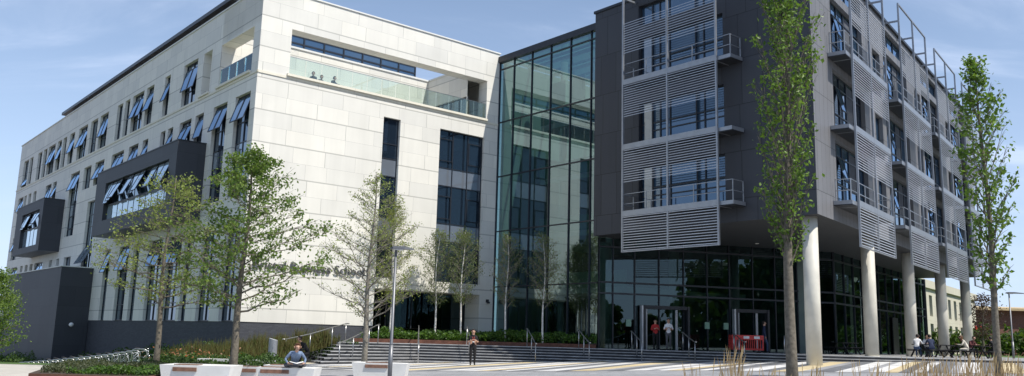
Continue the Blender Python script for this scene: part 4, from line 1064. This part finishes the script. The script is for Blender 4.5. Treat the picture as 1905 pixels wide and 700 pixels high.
# dry ornamental grasses near the camera at the right
def drygrass():
    mb=MB(); f=1619; rnd=random.Random(5)
    cl=[]
    for px,Y,n,h in ((4.28*1,17,70,1.0),(3.6,17.3,14,.85),(5.0,17,26,.72),(5.35,17.6,16,.7),(6.05,17.5,40,.72),(6.9,16.8,60,.74),(7.9,17,90,.78),(8.3,17.2,90,.80),(8.8,17,120,.84),(9.25,17.3,90,.86),(9.7,17,120,.80),(10.2,17.4,90,.78),(10.7,17,110,.74),(11.3,17.4,120,.78),(11.8,17,120,.82),(12.4,18,60,.9)):
        cl.append((px,Y,n,h))
    for x0,y0,n,h in cl:
        for k in range(int(n*.75)):
            x=x0+rnd.gauss(0,.15); y=y0+rnd.gauss(0,.35); z=G(x,y); l=h*rnd.uniform(.4,1.1)+.08; dx=rnd.gauss(0,.12)*l+(.04 if x0>4 else -.05); dy=rnd.gauss(0,.1)*l; w=.0035
            mb.face([(x-w,y,z),(x+w,y,z),(x+dx*.5+w,y+dy*.5,z+l*.6),(x+dx*.5-w,y+dy*.5,z+l*.6)])
            mb.face([(x+dx*.5-w,y+dy*.5,z+l*.6),(x+dx*.5+w,y+dy*.5,z+l*.6),(x+dx*.82+w*2.2,y+dy*.8,z+l*.86),(x+dx,y+dy,z+l),(x+dx*.8-w*2.2,y+dy*.8,z+l*.86)])
            for q in range(2):
                a=rnd.uniform(-.2,.2); mb.face([(x,y,z),(x+.01,y,z),(x+a*.6,y+a*.3,z+l*.35),(x+a,y+a*.4,z+l*.45)])
    o=mb.build('dry_grass','straw'); o['kind']='stuff'
drygrass()
m_=MB(); m_.prism([(3.0,15.8),(13.5,15.8),(13.5,19.0),(3.0,18.2)],0,.32,0,0); 
bd_=m_.build('planting_bed','soil'); tag(bd_,kind='structure')

# distant wood behind the viewer (seen only in reflections) ------------
mb=MB(); rnd=random.Random(77)
wood=[]
for i in range(30):
    a=rad(68+i*2.2); R_=rnd.uniform(72,88); wood.append((12+R_*math.sin(a),53+R_*math.cos(a),rnd.uniform(13,20)))
for i in range(12):
    a=rad(47+i*2.5); wood.append((25+78*math.sin(a),62+78*math.cos(a),rnd.uniform(10,16)))
for i in range(26):
    a=rad(134+i*5); R_=rnd.uniform(85,110); wood.append((12+R_*math.sin(a),53+R_*math.cos(a)-12,rnd.uniform(5,8.5)))
for cx_,cy_,hh in wood:
    lobes=[(rnd.gauss(0,.2)*hh,rnd.gauss(0,.2)*hh,hh*rnd.uniform(.3,.85),hh*rnd.uniform(.12,.26)) for _ in range(9)]+[(rnd.gauss(0,.25)*hh,rnd.gauss(0,.25)*hh,rnd.uniform(.2,.3*hh),hh*.2) for _ in range(6)]
    for lx,ly,lz,lr in lobes:
        for k in range(110):
            n=Vector((rnd.gauss(0,1),rnd.gauss(0,1),rnd.gauss(0,1))).normalized(); c=Vector((cx_+lx,cy_+ly,1+lz))+n*lr*rnd.uniform(.6,1.15)
            q=(n+Vector((rnd.gauss(0,.5),rnd.gauss(0,.5),rnd.gauss(0,.5)))).normalized(); a_=q.orthogonal().normalized(); b_=q.cross(a_); s_=rnd.uniform(.35,.8)
            mb.face([c-a_*s_,c-b_*s_,c+a_*s_,c+b_*s_])
    mb.tube([(cx_,cy_,0),(cx_,cy_,hh*.6)],[.3,.15],6)
tag(mb.build('distant_wood','leaf_dark'),kind='stuff')

# ------------------------------------------------------------------ people
def person(base, rz, joints, regions, lab, hair='hair_dark', hairlong=False, scale=1.0, group=None, extras=None):
    """joints: dict name->(x,y,z,r) in person space (facing -y); one skinned body"""
    J=dict(joints)
    E_=[('pelvis','belly'),('belly','chest'),('chest','neck'),('neck','jaw'),('jaw','head'),('head','crown')]
    for s in 'lr':
        E_+=[('pelvis','hip'+s),('hip'+s,'knee'+s),('knee'+s,'ankle'+s),('ankle'+s,'toe'+s),('chest','sho'+s),('sho'+s,'elb'+s),('elb'+s,'wri'+s),('wri'+s,'hand'+s)]
    names=list(J); idx={n:i for i,n in enumerate(names)}
    me=bpy.data.meshes.new('person_skel'); me.from_pydata([J[n][:3] for n in names],[(idx[a],idx[b]) for a,b in E_],[])
    ob=bpy.data.objects.new('person_skel',me); COL.objects.link(ob)
    ob.modifiers.new('s','SKIN'); sv=me.skin_vertices[0].data
    for i,nm in enumerate(names): sv[i].radius=(J[nm][3],)*2 if len(J[nm])==4 else (J[nm][3],J[nm][4]); sv[i].use_root=(nm=='pelvis')
    sd=ob.modifiers.new('d','SUBSURF'); sd.levels=2; sd.render_levels=2
    bpy.context.view_layer.update()
    m2=bpy.data.meshes.new_from_object(ob.evaluated_get(bpy.context.evaluated_depsgraph_get())); bpy.data.objects.remove(ob)
    m2.name='person_body'
    mats=[]
    for r in ('skin','top','legs','shoes','sleeve'): 
        mats.append(regions.get(r) or {'skin':'skin','sleeve':regions['top']}.get(r))
    for m in mats: m2.materials.append(MATS[m])
    segs=[]
    for a,b in E_:
        if a in ('neck','jaw','head') : k=0
        elif b=='neck': k=1
        elif a.startswith('wri'): k=0
        elif a.startswith('elb'): k=4
        elif a.startswith('sho') or b.startswith('sho') or a in('belly','pelvis') and b in('belly','chest'): k=1
        elif b.startswith('toe'): k=3
        else: k=2
        segs.append((Vector(J[a][:3]),Vector(J[b][:3]),k))
    for p in m2.polygons:
        p.use_smooth=True; c=p.center; best=9; kk=0
        for a,b,k in segs:
            ab=b-a; t=max(0,min(1,(c-a).dot(ab)/max(ab.length_squared,1e-9))); d=(a+ab*t-c).length
            if d<best: best=d; kk=k
        p.material_index=kk
    root=bpy.data.objects.new('person',m2); COL.objects.link(root); root.location=base; root.rotation_euler=(0,0,rz); root.scale=(scale,)*3
    WL_[root.name]=(0,0,0); tag(root,lab,'person',group)
    hx,hy,hz_=J['head'][:3]
    hm=MB(); n=12
    lay=[(.125,.035),(.105,.078),(.06,.104),(.0,.112),(-.05,.104)]+([(-.14,.1),(-.24,.085)] if hairlong else [])
    ring=[]
    for dz,r in lay:
        ring.append([Vector((hx+r*.9*math.cos(2*math.pi*k/n), hy+.022+ (r*math.sin(2*math.pi*k/n) if math.sin(2*math.pi*k/n)>-.35 or dz>.06 else -r*.35), hz_+dz)) for k in range(n)])
    hm.face(ring[0])
    for a,b in zip(ring,ring[1:]):
        for k in range(n): hm.face([b[k],b[(k+1)%n],a[(k+1)%n],a[k]],smooth=True)
    h=hm.build('hair',hair); h.parent=root; 
    fc=MB()
    for sx in (-.032,.032):
        fc.tube([(hx+sx,hy-.098,hz_+.0),(hx+sx,hy-.104,hz_+.0)],.011,6,1)
        fc.tube([(hx+sx*2.9,hy,hz_-.03),(hx+sx*2.95,hy+.01,hz_+.025)],[.012,.016],6,0)
    fc.tube([(hx,hy-.095,hz_+.01),(hx,hy-.122,hz_-.035)],[.008,.015],6,0)
    fc.tube([(hx-.022,hy-.1,hz_-.065),(hx+.022,hy-.1,hz_-.065)],.006,5,2)
    f=fc.build('face',['skin','hair_dark','cloth_maroon']); f.parent=root
    if extras: extras(root, J)
    return root
def stand_pose(h=1.70, arms='down', step=0, phone=False):
    k=h/1.75
    J=dict(pelvis=(0,0,.95,.15,.11),belly=(0,.0,1.10,.135,.10),chest=(0,.01,1.32,.16,.11),neck=(0,0,1.49,.052),jaw=(0,-.02,1.57,.062,.07),head=(0,-.015,1.645,.082,.098),crown=(0,-.01,1.715,.06,.07),
      hipl=(.09,0,.88,.095),kneel=(.10,-.02+step,.50,.062),anklel=(.10,.02+step*1.3,.09,.042),toel=(.11,-.13+step*1.3,.035,.036),
      hipr=(-.09,0,.88,.095),kneer=(-.10,-.02-step,.50,.062),ankler=(-.10,.02-step*1.3,.09,.042),toer=(-.11,-.13-step*1.3,.035,.036))
    for s,n in ((1,'l'),(-1,'r')):
        J['sho'+n]=(.17*s,.01,1.40,.062)
        if arms=='down': J['elb'+n]=(.22*s,.03,1.13,.044); J['wri'+n]=(.235*s,-.04,.90,.03); J['hand'+n]=(.235*s,-.07,.80,.034,.022)
        elif arms=='front': J['elb'+n]=(.24*s,.0,1.14,.045); J['wri'+n]=(.12*s,-.22,1.2,.03); J['hand'+n]=(.05*s,-.28,1.25,.034,.024)
    return {a:tuple(v*k for v in b) for a,b in J.items()}
def sit_pose(h=1.72, seat=.45, lean=.1, arms='lap', cross=False, floor=False, head=0, sq=1):
    k=h/1.75; z=seat
    J=dict(pelvis=(0,0,z+.10,.16,.12),belly=(0,-lean*.3,z+.26,.135,.11),chest=(0,-lean,z+.48,.16,.11),neck=(0,-lean*1.4,z+.64,.052),jaw=(0,-lean*1.6-.03-head,z+.715,.062,.07),head=(0,-lean*1.7-.02-head,z+.79,.082,.098),crown=(0,-lean*1.7-.01-head,z+.86,.06,.07))
    for s,n in ((1,'l'),(-1,'r')):
        if floor:
            J['hip'+n]=(.1*s,-.03,z+.1,.1); J['knee'+n]=(.17*s,-.38,z+.42,.065); J['ankle'+n]=(.14*s,-.6,z+.08,.045); J['toe'+n]=(.15*s,-.74,z+.035,.036)
        elif cross:
            J['hip'+n]=(.1*s,-.03,z+.09,.1); J['knee'+n]=(.34*s,-.36,z+.12,.066); J['ankle'+n]=(-.10*s,-.42+.06*s,z+.07,.045); J['toe'+n]=(-.22*s,-.46+.06*s,z+.05,.036)
        else:
            J['hip'+n]=(.1*s,-.03,z+.09,.1); J['knee'+n]=(.12*s,-.46,z+.08,.066); J['ankle'+n]=(.12*s,-.44,.09,.045); J['toe'+n]=(.12*s,-.58,.035,.036)
        J['sho'+n]=(.17*s,-lean,z+.56,.062)
        if arms=='lap': J['elb'+n]=(.23*s,-lean-.02,z+.30,.045); J['wri'+n]=(.14*s,-lean-.24,z+.24,.03); J['hand'+n]=(.07*s,-lean-.32,z+.24,.034,.024)
        elif arms=='table': J['elb'+n]=(.25*s,-lean-.12,z+.34,.045); J['wri'+n]=(.14*s,-lean-.36,z+.36,.03); J['hand'+n]=(.08*s,-lean-.44,z+.38,.034,.024)
        elif arms=='wide': J['elb'+n]=(.32*s,-lean+.06,z+.32,.045); J['wri'+n]=(.26*s,-lean-.18,z+.18,.03); J['hand'+n]=(.18*s,-lean-.27,z+.17,.034,.024)
    if sq!=1:
        for a in J:
            if J[a][2]>z+.15: J[a]=(J[a][0],J[a][1],z+.15+(J[a][2]-z-.15)*sq)+tuple(J[a][3:])
    return {a:tuple(v*k for v in b) for a,b in J.items()}
def fingers(root, J):
    """five short bent fingers on each hand, as one glove-like child mesh"""
    f=MB()
    for n,s in (('l',1),('r',-1)):
        w=Vector(J['wri'+n][:3]); h=Vector(J['hand'+n][:3]); d=(h-w).normalized(); sd=d.cross(Vector((0,0,1)))
        sd = sd.normalized() if sd.length>.1 else Vector((0,1,0)); up=sd.cross(d)
        for q,L_ in enumerate((.062,.072,.067,.05)):
            o=sd*(q-1.5)*.02; a=h+d*.01+o; f.tube([a,a+d*L_*.5,a+d*L_*.85-up*.02],[.010,.009,.007],6)
        a=w+d*.04+sd*.03*s; f.tube([a,a+d*.03+sd*.025*s,a+d*.065+sd*.03*s],[.012,.011,.009],6)
    o=f.build('fingers','skin'); o.parent=root
def badge(root, J):
    fingers(root,J); b=MB(); c=Vector(J['belly'][:3]); 
    b.box(WORLD,c.x-.045,c.x+.045,c.y-.165,c.y-.158,c.z+.02,c.z+.08); b.tube([(c.x,c.y-.14,c.z+.08),(c.x-.05,c.y-.12,c.z+.3)],.008,5,1); b.tube([(c.x,c.y-.14,c.z+.08),(c.x+.05,c.y-.12,c.z+.3)],.008,5,1)
    o=b.build('lanyard_badge',['paper','red_plastic']); o.parent=root
def book(root, J):
    fingers(root,J); b=MB(); a=Vector(J['handl'][:3]); c=Vector(J['handr'][:3]); m=(a+c)/2
    b.face([(m.x-.2,m.y-.10,m.z+.05),(m.x,m.y-.12,m.z),(m.x,m.y+.1,m.z+.02),(m.x-.2,m.y+.1,m.z+.07)]); b.face([(m.x,m.y-.12,m.z),(m.x+.2,m.y-.1,m.z+.05),(m.x+.2,m.y+.1,m.z+.07),(m.x,m.y+.1,m.z+.02)])
    o=b.build('open_magazine','paper'); o.parent=root
def faceto(x,y,tx,ty):  # rotation so that local -y points to the target
    return math.atan2(ty-y,tx-x)+math.pi/2
person((-1.7,43.7,G(-1.7,43.7)+.01),.15,{k_:v_[:3]+tuple(q*(1.22 if k_ in ('pelvis','belly','chest') or k_[:3] in ('hip','kne','elb') else 1.05) for q in v_[3:]) for k_,v_ in stand_pose(1.74,'front').items()},dict(top='cloth_black',legs='cloth_black',shoes='rubber',sleeve='skin'),'person in black with a red lanyard standing at the foot of the steps',hair='hair_dark',hairlong=True,extras=badge)
person((-6.45,27.0,.0),.35,sit_pose(1.62,.455,.34,'wide',cross=True,head=.06,sq=.84),dict(top='cloth_blue',legs='cloth_grey',shoes='rubber'),'person in blue shirt sitting cross-legged on the white bench reading',hair='hair_brown',extras=book)
person((-9.1,40.8,G(-9.1,40.8)),-1.0,sit_pose(1.7,.45,.3,'lap'),dict(top='cloth_black',legs='cloth_black',shoes='rubber'),'person in a black top sitting at the lower left of the steps',hair='hair_dark',extras=fingers)
person((8.45,50.6,ZT),.1,stand_pose(1.72,'front',.0),dict(top='cloth_red',legs='cloth_black',shoes='rubber'),'person in a red top standing in the shaded doorway',hair='hair_dark',extras=fingers)
person((9.15,50.3,ZT),-.1,stand_pose(1.78,'front',.07),dict(top='cloth_white',legs='cloth_grey',shoes='rubber',sleeve='skin'),'person in a white T-shirt coming out of the shaded doorway',hair='hair_dark',extras=fingers)
person((14.75,50.8,ZT),1.4,stand_pose(1.8,'down',.12),dict(top='cloth_navy',legs='cloth_jeans',shoes='rubber'),'person in dark blue walking right of the red barriers',hair='hair_dark',extras=fingers)
def seat_person(x,y,tx,ty,top_,legs,lab,hair='hair_dark',hl=False,arms='table'):
    person((x,y,ZT),faceto(x,y,tx,ty),sit_pose(1.7,.45,.22,arms),dict(top=top_,legs=legs,shoes='rubber'),lab,hair=hair,hairlong=hl,extras=fingers)
seat_person(24.0,51.9,25.0,53.2,'cloth_white','cloth_jeans','person in a white top sitting leftmost at the picnic tables')
seat_person(24.75,51.6,25.0,53.0,'cloth_navy','cloth_navy','person in a navy top sitting at the picnic tables beside the one in white')
seat_person(25.3,53.5,25.0,52.0,'cloth_white','cloth_grey','person in a pale top at the picnic table beside the fourth pillar')
seat_person(27.3,52.4,26.2,53.0,'cloth_cream','cloth_cream','person in cream clothes with long brown hair leaning forward at a picnic table','hair_brown',True)
seat_person(29.0,52.5,28.6,53.8,'cloth_black','cloth_black','person in black sitting at the picnic table behind the slender tree trunk')
seat_person(28.3,54.2,28.8,53.0,'cloth_maroon','cloth_grey','person in maroon at the rightmost occupied picnic table')
for i,(f,l,t_,lab) in enumerate(((3.9,.95,'cloth_black','person on the roof terrace behind glass, leftmost of the three heads'),(4.5,1.25,'cloth_grey','person on the roof terrace behind glass, middle of the three heads'),(5.15,.9,'cloth_black','person on the roof terrace behind glass, rightmost of the three heads'))):
    p=FW.p(f,l,16.0); person(tuple(p),math.atan2(Fy,Fx)+(-.5,.1,.5)[i],sit_pose(1.7,0,.1,'lap',floor=True),dict(top=t_,legs='cloth_jeans',shoes='rubber'),lab,hair='hair_dark',extras=fingers)

# ------------------------------------------------------------------ sky, sun, camera
sun_v = Vector((.596,-.414,1.0)).normalized()
elev = math.asin(sun_v.z); az = math.atan2(sun_v.x, sun_v.y)
w = bpy.data.worlds.new('World'); SC.world = w; w.use_nodes = True; nt = w.node_tree; nt.nodes.clear()
out = nt.nodes.new('ShaderNodeOutputWorld'); bg = nt.nodes.new('ShaderNodeBackground'); bg.inputs[1].default_value = .105
sky = nt.nodes.new('ShaderNodeTexSky'); sky.sky_type='NISHITA'; sky.sun_disc=False; sky.sun_elevation=elev; sky.sun_rotation=az
sky.air_density=1.0; sky.dust_density=.2; sky.ozone_density=2.0
tc = N(nt,'ShaderNodeTexCoord'); sp=N(nt,'ShaderNodeSeparateXYZ'); nt.links.new(tc.outputs['Generated'],sp.inputs[0])
zc = math_node(nt,'MAXIMUM',sp.outputs[2],.04)
cb = N(nt,'ShaderNodeCombineXYZ'); nt.links.new(math_node(nt,'DIVIDE',sp.outputs[0],math_node(nt,'ADD',zc,.25)),cb.inputs[0]); nt.links.new(math_node(nt,'DIVIDE',sp.outputs[1],math_node(nt,'ADD',zc,.25)),cb.inputs[1])
mp = N(nt,'ShaderNodeMapping'); mp.inputs['Rotation'].default_value=(0,0,.5); mp.inputs['Scale'].default_value=(.8,2.0,1); mp.inputs['Location'].default_value=(5.3,2.6,0); nt.links.new(cb.outputs[0],mp.inputs[0])
nz = N(nt,'ShaderNodeTexNoise',_Scale=1.5,_Detail=8,_Roughness=.56,_Distortion=.7); nt.links.new(mp.outputs[0],nz.inputs[0])
cr = N(nt,'ShaderNodeMapRange'); cr.interpolation_type='SMOOTHERSTEP'; cr.inputs[1].default_value=.43; cr.inputs[2].default_value=.78; cr.inputs[3].default_value=0; cr.inputs[4].default_value=.75
nt.links.new(nz.outputs['Fac'],cr.inputs[0])
mx = N(nt,'ShaderNodeMix',data_type='RGBA'); nt.links.new(cr.outputs[0],mx.inputs[0]); nt.links.new(sky.outputs[0],mx.inputs[6]); mx.inputs[7].default_value=(6.2,7.0,8.6,1)
hz = math_node(nt,'MULTIPLY',math_node(nt,'POWER',math_node(nt,'SUBTRACT',1,math_node(nt,'MAXIMUM',sp.outputs[2],0)),3.2),.85)
m3 = N(nt,'ShaderNodeMix',data_type='RGBA'); nt.links.new(hz,m3.inputs[0]); nt.links.new(mx.outputs[2],m3.inputs[6]); m3.inputs[7].default_value=(5.0,6.2,8.6,1)
nt.links.new(m3.outputs[2],bg.inputs[0]); nt.links.new(bg.outputs[0],out.inputs[0])
sl = bpy.data.lights.new('sun','SUN'); sl.energy=4.0; sl.angle=rad(.53); sl.color=(1,.95,.87)
so = bpy.data.objects.new('sun',sl); COL.objects.link(so); so.location=(30,-20,60); so.rotation_euler=(-sun_v).to_track_quat('-Z','Y').to_euler()

cam = bpy.data.cameras.new('camera'); co = bpy.data.objects.new('camera',cam); COL.objects.link(co); SC.camera=co
R0=Vector((.99963387,-.00488911,.02661262)); U0=Vector((-.02705799,-.18062373,.98318001)); F0=Vector((0,.98354012,.18068989))
M=Matrix((R0,U0,-F0)).transposed().to_4x4(); M.translation=Vector((0,0,1.5)); co.matrix_world=M
cam.sensor_width=36; cam.lens=1618.884/1905*36; cam.shift_y=-(350-331.2425)/1905; cam.clip_start=.1; cam.clip_end=3000
SC.view_settings.view_transform='Standard'; SC.view_settings.look='None'; SC.view_settings.gamma=1; SC.view_settings.exposure=.38
SC.view_settings.use_curve_mapping=False
SC.cycles.max_bounces=8; SC.cycles.transparent_max_bounces=16; SC.cycles.glossy_bounces=4; SC.cycles.diffuse_bounces=3
for k in list(SC.objects):
    if '_o' in k.keys(): del k['_o']
